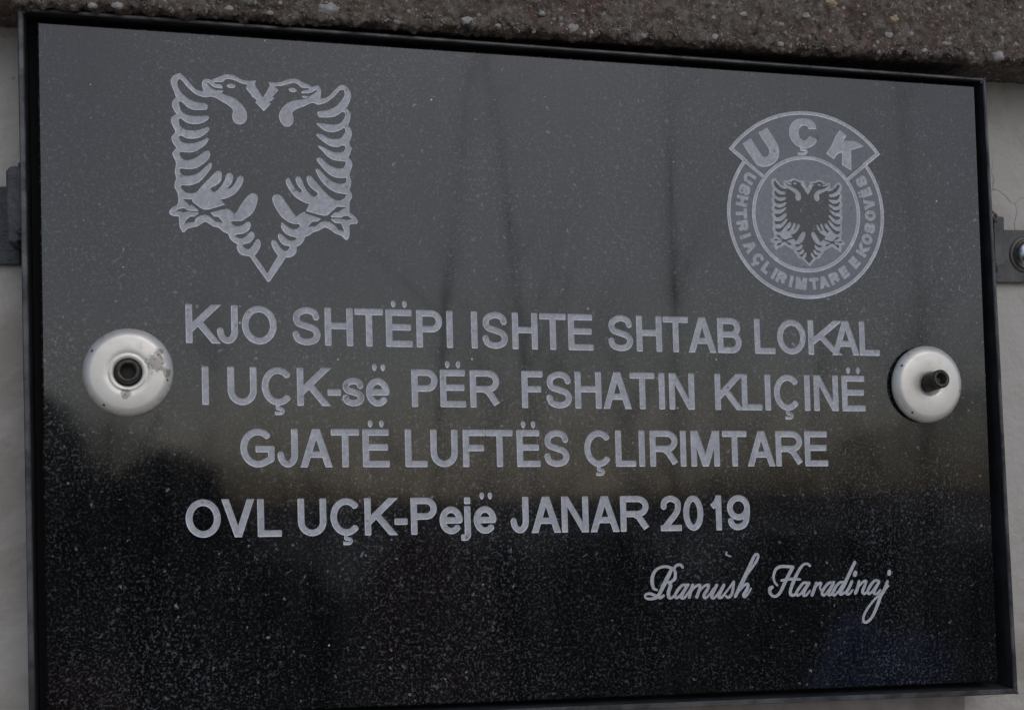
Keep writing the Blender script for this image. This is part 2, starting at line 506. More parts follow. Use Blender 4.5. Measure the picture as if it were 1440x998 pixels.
# single-line letters: strokes on the unit box, (points, needs clipping to the line)
S_CURVE = [(.97, .76), (.86, .93), (.5, 1.0), (.13, .90), (.04, .73), (.16, .58), (.5, .5), (.86, .41), (1.0, .25), (.88, .07), (.5, 0), (.12, .08), (.0, .27)]
GLY = {
 'I': [([(.5, 0), (.5, 1)], 'e')],
 'L': [([(0, 1), (0, 0)], 'e'), ([(0, 0), (1, 0)], 'e')],
 'T': [([(0, 1), (1, 1)], 'e'), ([(.5, 1), (.5, 0)], 'e')],
 'H': [([(0, 0), (0, 1)], 'e'), ([(1, 0), (1, 1)], 'e'), ([(0, .53), (1, .53)], '')],
 'E': [([(0, 0), (0, 1)], 'e'), ([(0, 1), (.97, 1)], 'e'), ([(0, 0), (1, 0)], 'e'), ([(0, .53), (.93, .53)], 'e')],
 'F': [([(0, 0), (0, 1)], 'e'), ([(0, 1), (1, 1)], 'e'), ([(0, .51), (.88, .51)], 'e')],
 'K': [([(0, 0), (0, 1)], 'e'), ([(.98, 1.0), (0, .30)], 'c'), ([(.34, .60), (1.0, 0)], 'c')],
 'N': [([(0, 0), (0, 1)], 'e'), ([(1, 0), (1, 1)], 'e')],
 'M': [([(0, 0), (0, 1)], 'e'), ([(1, 0), (1, 1)], 'e')],
 'A': [([(.2, .30), (.8, .30)], '')],
 'V': [],
 'J': [([(1, 1), (1, .30)] + arc(.5, .30, .5, .30, 0, -180)[1:] + [(0, .34)], 'e')],
 'U': [([(0, 1), (0, .36)] + arc(.5, .36, .5, .36, 180, 360)[1:] + [(1, 1)], 'e')],
 'O': [(arc(.5, .5, .5, .5, 0, 360, 36), 'o')],
 '0': [(arc(.5, .5, .5, .5, 0, 360, 36), 'o')],
 'C': [(arc(.52, .5, .52, .5, 38, 322, 30), 'e')],
 'G': [(arc(.52, .5, .52, .5, 42, 300, 28) + [(1, .16), (1, .47)], ''), ([(1, .47), (.55, .47)], 'e')],
 'S': [(S_CURVE, 's')],
 'P': [([(0, 0), (0, 1)], 'e'), ([(0, 1), (.6, 1)] + arc(.62, .745, .38, .255, 90, -90, 12) + [(0, .49)], '')],
 'R': [([(0, 0), (0, 1)], 'e'), ([(0, 1), (.6, 1)] + arc(.62, .745, .36, .255, 90, -90, 12) + [(0, .49)], ''), ([(.42, .52), (.66, .40), (1.0, 0)], 'c')],
 'B': [([(0, 0), (0, 1)], 'e'), ([(0, 1), (.6, 1)] + arc(.6, .77, .34, .23, 90, -90, 12) + [(0, .54)], ''), ([(0, .54), (.6, .54)] + arc(.64, .27, .36, .27, 90, -90, 12) + [(0, 0)], '')],
 '-': [([(0, .33), (1, .33)], 'e')],
 's': [([(x, y * .70) for x, y in S_CURVE], 's')],
 'e': [([(.03, .35), (1, .35)] + arc(.5, .35, .5, .35, 4, 325, 30)[1:], '')],
 'j': [([(1, .71), (1, -.10)] + arc(.45, -.10, .55, .12, 0, -95, 8)[1:] + [(.0, -.22)], 'e'), ([(1, .985), (1, 1.0)], 'e')],
 '2': [([(.03, .70), (.10, .90), (.5, 1.0), (.90, .90), (.97, .72), (.84, .50), (.40, .22), (.06, 0)], 's'), ([(0, 0), (1, 0)], 'e')],
 '1': [([(.88, 0), (.88, 1)], 'e'), ([(.88, 1), (.55, .83), (.0, .70)], '')],
 '9': [(arc(.5, .67, .5, .33, 0, 360, 30), 'o'), ([(1, .67), (.97, .36), (.82, .10), (.46, 0), (.14, .07), (.02, .24)], 's')],
}
for up, base in (('Ë', 'E'), ('Ç', 'C'), ('ë', 'e')):
    GLY[up] = GLY[base]

def letter_polys(ch, W, Hh, sw):
    """polygons of one letter in a W x Hh box (mm), lower left at the origin"""
    pos = []
    iw, ih = max(W - sw, 0.0), Hh - sw
    for pts, flag in GLY[ch]:
        q = [(sw / 2 + x * iw, sw / 2 + y * ih) for x, y in pts]
        if ch == 'J': q[0] = (q[0][0], Hh)
        if flag == 's': q = [tuple(p) for p in catmull(q, False, 5)]
        if flag == 'o': pl = stroke(q, sw, 'round', 'round')
        elif flag == 'c':
            q = [np.array(p) for p in q]
            d = (q[1] - q[0]) / np.linalg.norm(q[1] - q[0])
            if pts[0][1] in (0, 1): q[0] = q[0] - d * sw * 1.2
            if pts[1][1] in (0, 1): q[1] = q[1] + d * sw * 1.2
            pl = stroke(q, sw * 1.04, 'flat', 'flat', 0.0, 0.0)
            pl = [clip_y(p, 0.0, Hh) for p in pl]
            pl = [p for p in pl if p]
        else: pl = stroke(q, sw, 'flat', 'flat', sw / 2 if flag == 'e' and ch not in 'UJCÇS-' or ch == 'U' else (sw / 2 if ch == '-' else 0.0), min(0.45, sw * .12))
        if ch == 'U':
            pl = [clip_y(p, -1, Hh) or p for p in pl]
        pos += pl
    def wedge(ap, bw, flip):
        sl = Hh / (W / 2 - ap / 2)
        p = [(0, 0), (bw, 0), (W / 2, (W / 2 - bw) * sl), (W / 2, Hh), (W / 2 - ap / 2, Hh)]
        for mirror in (False, True):
            pos.append([(W - x if mirror else x, Hh - y if flip else y) for x, y in p])
    if ch == 'A': wedge(sw * 1.15, sw * 1.10, False)
    if ch == 'V': wedge(sw * 1.05, sw * 1.10, True)
    if ch == 'M': wedge(sw * 1.0, sw * 1.22, True)
    if ch == 'N': pos.append([(0, Hh), (sw * 1.12, Hh), (W, 0), (W - sw * 1.12, 0)])
    if ch in 'Ëë':
        y = Hh * 1.14 if ch == 'Ë' else Hh * (.70 + .33)
        xs = (.30, .72) if ch == 'Ë' else (.38, .74)
        for fx in xs:
            c = (fx * W, y)
            pos.append([(c[0] + 1.75 * sw / 4.1 * math.cos(t) * (0.85 + .15 * math.sin(t)), c[1] + 2.3 * sw / 4.1 * math.sin(t)) for t in [2 * PI * k / 14 for k in range(14)]])
    if ch == 'Ç':
        q = [(.50 * W, 0.4), (.49 * W, -Hh * .075), (.60 * W, -Hh * .085), (.655 * W, -Hh * .145), (.59 * W, -Hh * .20), (.40 * W, -Hh * .20)]
        pos += stroke([tuple(p) for p in catmull(q, False, 3)], sw * .55, 'flat', 'flat', 0, 0.15)
    return pos

# ------------------------------------------------------------------ collect the cut regions
def inside(poly, pts):
    """vectorised even-odd test"""
    P = np.asarray(poly, float)
    x, y = pts[:, 0], pts[:, 1]
    res = np.zeros(len(pts), bool)
    x0, y0 = P[:, 0], P[:, 1]
    x1, y1 = np.roll(x0, -1), np.roll(y0, -1)
    for a, b, c, d in zip(x0, y0, x1, y1):
        if b == d: continue
        m_ = ((b > y) != (d > y))
        xi = a + (y - b) * (c - a) / (d - b)
        res ^= m_ & (x < xi)
    return res

class Region:
    """a cut area: union of add polygons, minus cut polygons, plus extra ones"""
    def __init__(s, name, add, cut=(), extra=(), depth=0.5, inset=0.5, mats=None, parent=None):
        s.name, s.depth, s.inset, s.mats, s.parent = name, depth, inset, mats, parent
        s.add, s.cut, s.extra = list(add), list(cut), list(extra)
        # clean boundary by a small triangulation of its own
        vs_, es = [], []
        for pl in s.add + s.cut + s.extra:
            k = len(vs_)
            vs_ += [Vector((float(p[0]), float(p[1]))) for p in pl]
            es += [(k + i, k + (i + 1) % len(pl)) for i in range(len(pl))]
        ov, oe, of = delaunay_2d_cdt(vs_, es, [], 0, 1e-4)[:3]
        V = np.array([(v.x, v.y) for v in ov])
        T = np.array([t for t in of if len(t) == 3])
        cen = V[T].mean(1)
        keep = s.test(cen)
        ec = {}
        for t, k in zip(T, keep):
            if not k: continue
            for i in range(3):
                e = (int(t[i]), int(t[(i + 1) % 3]))
                ky = (min(e), max(e))
                ec[ky] = ec.get(ky, 0) + 1
        s.edges = [(V[a], V[b]) for (a, b), c in ec.items() if c == 1]
        pts = np.array([p for e in s.edges for p in e])
        s.lo, s.hi = pts.min(0), pts.max(0)
    def test(s, pts):
        r = np.zeros(len(pts), bool)
        for p in s.add: r |= inside(p, pts)
        for p in s.cut: r &= ~inside(p, pts)
        for p in s.extra: r |= inside(p, pts)
        return r

SLAB = [(-303.39,202.94),(296.46,193.77),(303.44,-204.41),(-296.51,-192.3)]

plaque = thing('memorial_plaque', 'polished black granite plaque engraved with grey lettering and two emblems', 'memorial plaque', (0, 0, H))
regions = []

EAGLE = {'outer':[(-173.58,55.4),(-178.1,61.56),(-182.62,68.21),(-184.26,70.5),(-188.36,71.06),(-190.4,72.7),(-191.63,75.19),(-191.42,77.71),(-193.26,78.51),(-195.71,80.98),(-196.52,83.48),(-199.37,84.67),(-202.22,87.12),(-205.07,87.69),(-207.91,89.51),(-209.73,90.3),(-211.55,89.42),(-214.39,87.48),(-219.23,86.34),(-221.44,84),(-222.65,83.98),(-224.06,86.65),(-224.46,89.55),(-224.66,93.08),(-228.07,93.41),(-229.67,94.21),(-230.07,96.07),(-228.47,98.18),(-225.66,99.71),(-224.86,102.43),(-225.46,107),(-227.07,109.86),(-226.87,113.2),(-226.07,115.72),(-227.07,119.03),(-226.27,123.63),(-226.87,126.12),(-228.28,129.2),(-228.08,130.66),(-226.07,133.24),(-228.08,136.08),(-228.88,138.97),(-228.28,140.25),(-226.67,142.4),(-227.08,144.05),(-228.48,146.5),(-229.09,149.19),(-228.28,151.52),(-226.07,153.08),(-227.88,156.14),(-228.57,158.62),(-227.88,161.16),(-226.27,162.9),(-227.68,167.02),(-228.89,170.11),(-229.29,172.81),(-228.09,175.38),(-226.07,176.52),(-224.06,177.46),(-222.04,175.67),(-219.61,173.05),(-217.18,170.23),(-214.75,168.03),(-212.32,167.3),(-210.49,167.38),(-211.3,169.87),(-211.5,171.96),(-210.69,173.9),(-208.65,174.62),(-207.02,174.28),(-205.8,173.92),(-204.58,174.82),(-202.12,175.86),(-200.08,176.93),(-197.21,177.83),(-193.93,177.65),(-191.05,176.31),(-188.17,174.96),(-184.87,174.48),(-180.32,175.04),(-180.95,172.54),(-179.09,169.23),(-176.41,164.89),(-174.54,167.74),(-172.03,172.53),(-173.07,174.27),(-169.53,174.22),(-165.36,174.85),(-162.01,176.41),(-158.66,177.08),(-156.14,176.9),(-153.2,175.33),(-149.42,173.79),(-147.32,172.61),(-145.63,173.33),(-143.94,173.62),(-142.67,172.61),(-141.96,170.49),(-142.27,167.47),(-142.49,165.96),(-140.16,166.07),(-137.18,167.7),(-134.2,171.06),(-131.63,173.54),(-129.5,174.72),(-127.37,174.17),(-125.24,171.9),(-124.1,169.15),(-124.63,165.67),(-126.36,161.94),(-127.22,160.82),(-125.52,159.17),(-124.47,156.2),(-125.13,152.73),(-126.21,150.32),(-124.51,148.45),(-123.67,145.9),(-124.11,143.3),(-125.41,139.6),(-124.14,137.28),(-123.93,136),(-125.01,132.95),(-125.87,130.99),(-124.18,129.11),(-123.55,126.56),(-124.42,123.52),(-125.29,120.49),(-124.24,116.66),(-124.68,113.65),(-125.33,111.27),(-124.06,109.37),(-123.86,106.81),(-125.15,104.63),(-125.38,101.63),(-125.4,97.77),(-123.07,96.33),(-120.95,94.02),(-120.31,92.32),(-120.96,91.24),(-123.94,90.96),(-125.65,90.28),(-125.33,86.65),(-125.69,83.22),(-126.55,81.49),(-128.03,81.47),(-130.36,83.77),(-133.74,84.98),(-136.69,87.05),(-139.64,88.48),(-141.33,88.02),(-143.87,86.47),(-147.23,85.34),(-149.76,83.38),(-151.86,82.7),(-152.5,80.56),(-154.39,77.98),(-156.9,76.67),(-156.91,73.7),(-158.38,71.56),(-161.09,70.25),(-163.59,70.21),(-163.8,69.15),(-168.18,62.54),(-172.34,56.17)],'inner':[(-173.98,60.57),(-177.68,66.19),(-181.38,71.17),(-179.72,72.88),(-178.07,76.28),(-177.77,79.23),(-179.09,80.89),(-180.53,80.23),(-181.77,77.89),(-183.84,75.33),(-185.27,74.68),(-187.12,75.48),(-188.55,76.92),(-187.12,77.79),(-184.24,78.48),(-182.39,80.4),(-181.35,82.32),(-181.55,84.2),(-182.79,85.23),(-184.23,84.57),(-185.88,82.43),(-188.34,81.13),(-189.98,80.97),(-191.62,81.69),(-192.84,82.71),(-191.21,83.38),(-187.93,83.86),(-185.05,85.6),(-183.6,87.95),(-183.6,90.05),(-184.63,91.08),(-186.07,90.62),(-187.92,89.11),(-190.38,88.09),(-192.43,88.26),(-194.06,89.19),(-195.08,90.84),(-192.83,91.19),(-188.73,91.28),(-187.5,92.27),(-183.8,94.67),(-181.32,98.1),(-179.87,102.35),(-179.44,105.74),(-180.47,107.4),(-182.33,107.98),(-184.59,106.86),(-187.07,103.85),(-189.54,100.42),(-190.77,97.66),(-192.41,95.52),(-193.44,95.91),(-195.68,97.83),(-197.52,98.54),(-198.33,100.7),(-199.76,102.26),(-200.78,103.7),(-197.72,104.41),(-194.44,105.96),(-191.57,108.35),(-189.11,111.79),(-187.75,115.2),(-187.86,117.3),(-189.3,118.1),(-190.74,117.21),(-191.77,115.08),(-193.21,112.51),(-195.26,110.35),(-196.69,110.44),(-197.05,110.81),(-195.25,112.45),(-194.02,115.01),(-193.69,117.12),(-194.22,118.79),(-195.45,119.59),(-196.88,119.13),(-197.9,117.42),(-198.52,115.09),(-200.16,112.1),(-202.61,109.1),(-204.44,108),(-205.86,108.59),(-206.67,110.03),(-205.66,110.81),(-203.01,112.23),(-200.77,114.6),(-200.15,117.35),(-200.35,119.44),(-201.37,120.54),(-202.8,120.41),(-205.04,118.46),(-208.29,115.01),(-211.54,111.35),(-213.57,108.79),(-215.59,107.19),(-218.01,106.91),(-220.43,107.14),(-222.25,108.54),(-223.65,110.59),(-222.85,111.44),(-219.63,111.33),(-216.4,112.05),(-212.75,113.83),(-209.1,117.91),(-206.87,121.12),(-205.97,123.04),(-205.85,124.93),(-206.86,125.11),(-209.1,123.15),(-212.75,119.47),(-215.99,117.7),(-219.62,116.96),(-222.45,117.29),(-223.86,119.13),(-224.26,120.91),(-222.85,121.24),(-218.82,120.95),(-214.77,121.71),(-210.72,124.35),(-207.88,127.17),(-206.78,129.72),(-207.26,131.8),(-208.28,132.31),(-210.31,131.28),(-213.15,129.09),(-216.39,127.09),(-219.62,126.15),(-222.04,126.49),(-223.65,128.1),(-224.46,130.16),(-223.25,131.04),(-220.43,130.72),(-216.39,131.07),(-213.15,132.86),(-209.5,135.71),(-207.66,138.71),(-207.66,139.34),(-208.48,139.73),(-210.71,138.39),(-213.96,137.02),(-218,136.03),(-221.64,136.32),(-223.65,137.5),(-224.66,139.34),(-224.34,140.4),(-223.25,140.52),(-220.83,139.27),(-218,138.84),(-213.96,139.32),(-210.3,141.34),(-207.66,143.96),(-207.25,145.03),(-208.07,146.26),(-209.49,145.78),(-212.74,144.4),(-215.98,143.85),(-220.02,143.91),(-222.85,145.05),(-224.46,147.29),(-224.66,150),(-223.86,150.87),(-222.44,149.88),(-220.43,148.29),(-217.19,147.58),(-213.55,147.72),(-210.3,148.9),(-207.86,150.68),(-207.45,151.96),(-208.26,152.76),(-211.11,152.52),(-215.57,152.25),(-219.62,152.72),(-222.44,154.06),(-224.06,156.72),(-224.66,160.04),(-223.86,160.79),(-222.44,159.93),(-220.02,157.52),(-217.19,156.17),(-213.95,155.89),(-210.29,156.17),(-208.75,156.53),(-208.06,158.24),(-208.67,159.68),(-210.29,160.12),(-213.54,160.31),(-217.19,161.41),(-220.83,163.56),(-224.06,166.77),(-225.47,170.47),(-225.27,173),(-224.06,173.89),(-222.85,172.9),(-221.23,170.88),(-218.8,168.27),(-215.57,165.47),(-211.91,163.96),(-209.07,163.66),(-206.63,164.19),(-205.81,164.14),(-202.96,163.3),(-200.1,161.53),(-196.82,159.77),(-194.16,157.56),(-193.75,155.89),(-194.17,152.92),(-193.35,150.21),(-191.51,148.59),(-189.04,148.48),(-186.78,149.84),(-185.62,152.21),(-185.74,155.38),(-186.97,158.29),(-189.43,161.15),(-192.31,163.56),(-194.36,164.52),(-197.64,165.43),(-200.09,166.38),(-202.13,167.13),(-203.77,168.11),(-206.62,169.66),(-208.86,172.51),(-207.84,172.35),(-206.01,170.62),(-203.77,169.54),(-199.88,169.26),(-199.68,170.62),(-200.7,171.63),(-204.17,171.97),(-204.58,172.58),(-203.76,173),(-199.67,173.02),(-198.44,174.35),(-196.8,175.06),(-193.93,174.82),(-191.06,173.77),(-188.18,172.63),(-185.29,172.21),(-186.2,169.97),(-184.47,167.93),(-182.82,166.09),(-183.03,165.45),(-180.97,164.27),(-179.94,163.04),(-180.77,161.94),(-178.29,159.51),(-175.81,156.85),(-174.14,158.62),(-171.64,161.49),(-172.89,162.71),(-171.22,163.42),(-169.56,164.98),(-170.8,165.78),(-169.13,167.56),(-167.25,169.86),(-169.54,172.09),(-165.36,172.41),(-162.02,173.55),(-159.08,174.41),(-156.99,174.38),(-155.31,173.52),(-153.22,171.78),(-149.43,171.78),(-149.01,171.03),(-152.38,170.23),(-153.65,169.41),(-153.65,168.47),(-149.86,168.68),(-147.12,169.62),(-145,170.95),(-144.16,170.61),(-145.64,169.04),(-147.76,167.66),(-149.24,166.31),(-151.14,165.37),(-154.5,164.58),(-158.7,163.76),(-162.05,162.12),(-164.99,159.22),(-166.66,156.17),(-166.88,153.18),(-165.64,150.26),(-163.35,148.3),(-161.26,148.3),(-159.17,149.66),(-158.32,152.68),(-158.94,155.64),(-158.72,157.35),(-156.2,159.17),(-151.99,160.84),(-148.62,162.7),(-146.3,163.01),(-144.4,162.15),(-141.87,162.43),(-138.47,163.99),(-134.21,167.4),(-131.22,170.98),(-129.73,171.78),(-128.23,171.55),(-128.04,168.54),(-129.97,165.01),(-132.96,161.65),(-136.8,159.56),(-140.61,158.54),(-144,158.05),(-144.3,156.46),(-143.17,154.58),(-139.78,154.5),(-135.54,154.89),(-132.14,156.32),(-129.58,158.36),(-128.09,158.29),(-127.67,156.07),(-129.6,152.33),(-132.59,150.71),(-137.26,150.53),(-141.91,150.99),(-144.45,151.1),(-144.87,150.44),(-142.77,148.6),(-139.82,146.57),(-136.86,145.83),(-133.46,146.17),(-130.48,147.36),(-128.77,148.71),(-127.79,148.32),(-127.72,146.18),(-129.65,143.09),(-132.21,141.8),(-136.87,141.97),(-139.41,143.16),(-141.94,144.35),(-144.26,144.69),(-145.07,143.8),(-143.22,141.95),(-139.85,139.29),(-136.05,137.28),(-131.8,137.09),(-130.1,138.01),(-128.18,138.08),(-127.55,136.73),(-128.84,134.32),(-132.24,133.56),(-136.48,134.48),(-139.86,136.08),(-142.81,137.47),(-143.87,137.43),(-143.66,136.58),(-141.56,134.52),(-138.19,131),(-134.39,128.99),(-130.14,128.7),(-127.46,128.36),(-128.03,125.77),(-130.16,123.98),(-134.41,124.7),(-138.21,126.51),(-141.58,129.6),(-143.27,130.4),(-144.53,129.93),(-144.75,128.43),(-142.02,125.1),(-138.66,121.36),(-134.43,118.93),(-130.19,118.41),(-127.09,118.72),(-127.23,116.14),(-129.36,115.01),(-132.75,115.12),(-136.56,116.72),(-139.93,119.61),(-142.88,122.72),(-144.35,123.45),(-145.4,123.29),(-145.41,122.43),(-143.74,118.64),(-140.38,114.26),(-136.16,110.96),(-132.36,109.36),(-128.54,108.91),(-127.13,108.65),(-128.12,106.69),(-130.25,105.14),(-132.8,104.86),(-135.76,106.06),(-138.71,108.54),(-142.08,112.08),(-145.43,115.82),(-147.95,118.73),(-149.63,119.32),(-150.68,118.64),(-150.69,116.3),(-149.23,113.15),(-146.71,110.88),(-144.41,109.24),(-144.41,107.96),(-145.89,106.73),(-147.57,107.24),(-150.08,109.51),(-152.17,112.85),(-153.62,116.64),(-154.87,118.52),(-156.34,118.56),(-157.31,117.38),(-156.98,115.26),(-155.73,112.75),(-153.85,110.68),(-153.65,109.41),(-155.12,109.24),(-157.2,110.8),(-159.28,113.92),(-160.94,117.06),(-162.19,117.44),(-163.16,115.93),(-162.62,113.61),(-160.96,110.48),(-158.47,107.15),(-155.55,104.9),(-151.79,103.08),(-149.27,102.3),(-150.54,99.71),(-151.38,97.99),(-153.9,96.87),(-156,95.33),(-157.05,94.46),(-158.09,95.92),(-160.17,98.62),(-162.66,102.38),(-165.56,106.54),(-167.64,107.62),(-169.71,107.27),(-170.96,105.54),(-170.56,102.6),(-168.49,98.42),(-165.6,94.26),(-162.69,92),(-161.44,91.27),(-158.52,90.27),(-155.6,90.17),(-154.77,89.21),(-155.61,88),(-157.7,87.03),(-160.2,87.4),(-162.7,89.04),(-164.57,90.69),(-165.6,91.09),(-166.03,88.54),(-164.79,86.03),(-162.71,83.96),(-159.8,82.75),(-157.3,82.25),(-156.67,81.54),(-158.14,80.45),(-160.64,80.19),(-163.14,81.62),(-165.21,83.49),(-166.87,84.51),(-167.49,84.07),(-167.71,82.38),(-166.47,79.45),(-163.98,77.38),(-161.28,77.09),(-160.86,76.17),(-161.91,74.67),(-163.58,74.09),(-165.65,75.24),(-167.51,77.53),(-168.96,80.03),(-170.62,80.55),(-171.65,79.35),(-171.25,76.82),(-169.8,73.9),(-167.74,71.19)],'stars':[[(-222.25,103.42),(-217.21,103.26),(-216.8,101.81),(-212.36,98.38),(-210.33,97.47),(-207.5,97.62),(-198.54,100.61),(-197.11,98.34),(-200.17,97.72),(-206.69,95.8),(-204.66,93.55),(-202.22,93.48),(-199.37,90.12),(-203.85,90.64),(-207.5,93.9),(-209.93,94.47),(-212.36,94),(-214.79,92.69),(-216,89.95),(-219.23,89.67),(-221.64,88.78),(-220.44,91.31),(-218.02,93.24),(-215.6,93.29),(-213.57,95.01),(-213.57,95.8),(-219.63,96.11),(-222.05,95.43),(-224.06,96.21),(-226.67,96.36),(-224.46,97.45),(-222.45,98.13),(-220.84,97.75),(-219.63,96.74),(-213.57,96.51),(-213.98,97.5),(-217.21,100.01),(-218.82,99.88)],[(-151.8,98.28),(-145.09,96.44),(-140.88,95.56),(-138.56,95.75),(-136.65,97.5),(-134.1,99.91),(-132.82,101.22),(-129.42,101.1),(-127.09,100.81),(-129.43,99.9),(-131.56,98.05),(-134.11,97.65),(-136.44,95.58),(-136.24,94.69),(-130.3,94.66),(-128.6,95.77),(-126.47,95.82),(-123.72,94.04),(-126.91,93.24),(-130.31,93.89),(-136.24,93.88),(-136.24,93.03),(-134.13,91.37),(-130.32,91.03),(-128.64,86.58),(-132.04,87.15),(-134.14,89.88),(-137.09,91.94),(-140.05,92.39),(-142.58,91.61),(-144.69,89.86),(-145.96,88.98),(-150.16,88.89),(-147.63,91.71),(-144.26,92.12),(-142.36,93.74),(-147.2,95.33),(-151.81,96.71)]],'patch':[[(-192.3,170.95),(-192.59,170.41),(-193.31,170),(-194.32,169.8),(-195.41,169.84),(-196.37,170.13),(-197.01,170.6),(-197.21,171.16),(-196.92,171.7),(-196.2,172.11),(-195.2,172.32),(-194.11,172.27),(-193.14,171.98),(-192.5,171.51)],[(-156.59,169.84),(-156.94,169.33),(-157.67,169),(-158.64,168.92),(-159.66,169.09),(-160.53,169.49),(-161.07,170.04),(-161.18,170.63),(-160.84,171.14),(-160.11,171.47),(-159.14,171.56),(-158.12,171.38),(-157.25,170.98),(-156.7,170.43)],[(-203.36,168.04),(-199.27,168.19),(-200.09,166.67),(-201.73,167.02)],[(-153.65,167.05),(-149.45,167.03),(-150.71,166.03),(-152.82,165.89)]]}
regions.append(Region('eagle_emblem', [smooth_outline(EAGLE['outer'])], [smooth_outline(EAGLE['inner'])] + [smooth_outline(p, 1) for p in EAGLE['stars']],
                      [smooth_outline(p) for p in EAGLE['patch']], mats=(M_CUT, M_CUT_EDGE)))

B = {'c':[171.71,104.04],'r_in':38.05,'r_out':55.27,'arc':[(118.07,144.98),(122.31,150.19),(128.3,156.18),(135.78,161.56),(144.76,166.32),(154.26,169.5),(163.77,170.92),(172.81,171.34),(181.86,170.17),(189.93,168.39),(198,165.2),(206.07,160.8),(213.65,155.67),(220.21,150.24),(226.04,145.72)]}
bc = B['c']
def ring_pts(r, a0=0, a1=360, n=120):
    return [(bc[0] + r * math.cos(math.radians(a0 + (a1 - a0) * i / n)), bc[1] + r * math.sin(math.radians(a0 + (a1 - a0) * i / n))) for i in range(n + (a1 - a0 < 360))]
LW = 2.3                                                # width of the ring lines, mm
A_L, A_R = 142.6, 37.5                                   # ends of the top field
sector_out = ring_pts(67.3, A_R, A_L, 60)
sector = ring_pts(67.3, A_R, A_L, 60) + ring_pts(B['r_in'], A_R, A_L, 60)[::-1]
sector_in = ring_pts(67.3 - LW, A_R + 2.1, A_L - 2.1, 60) + ring_pts(B['r_in'], A_R + 3.4, A_L - 3.4, 60)[::-1]
ring_out = ring_pts(B['r_out'])
ring_out_in = ring_pts(B['r_out'] - LW)
ring_in = ring_pts(B['r_in'])
ring_in_in = ring_pts(B['r_in'] - LW)
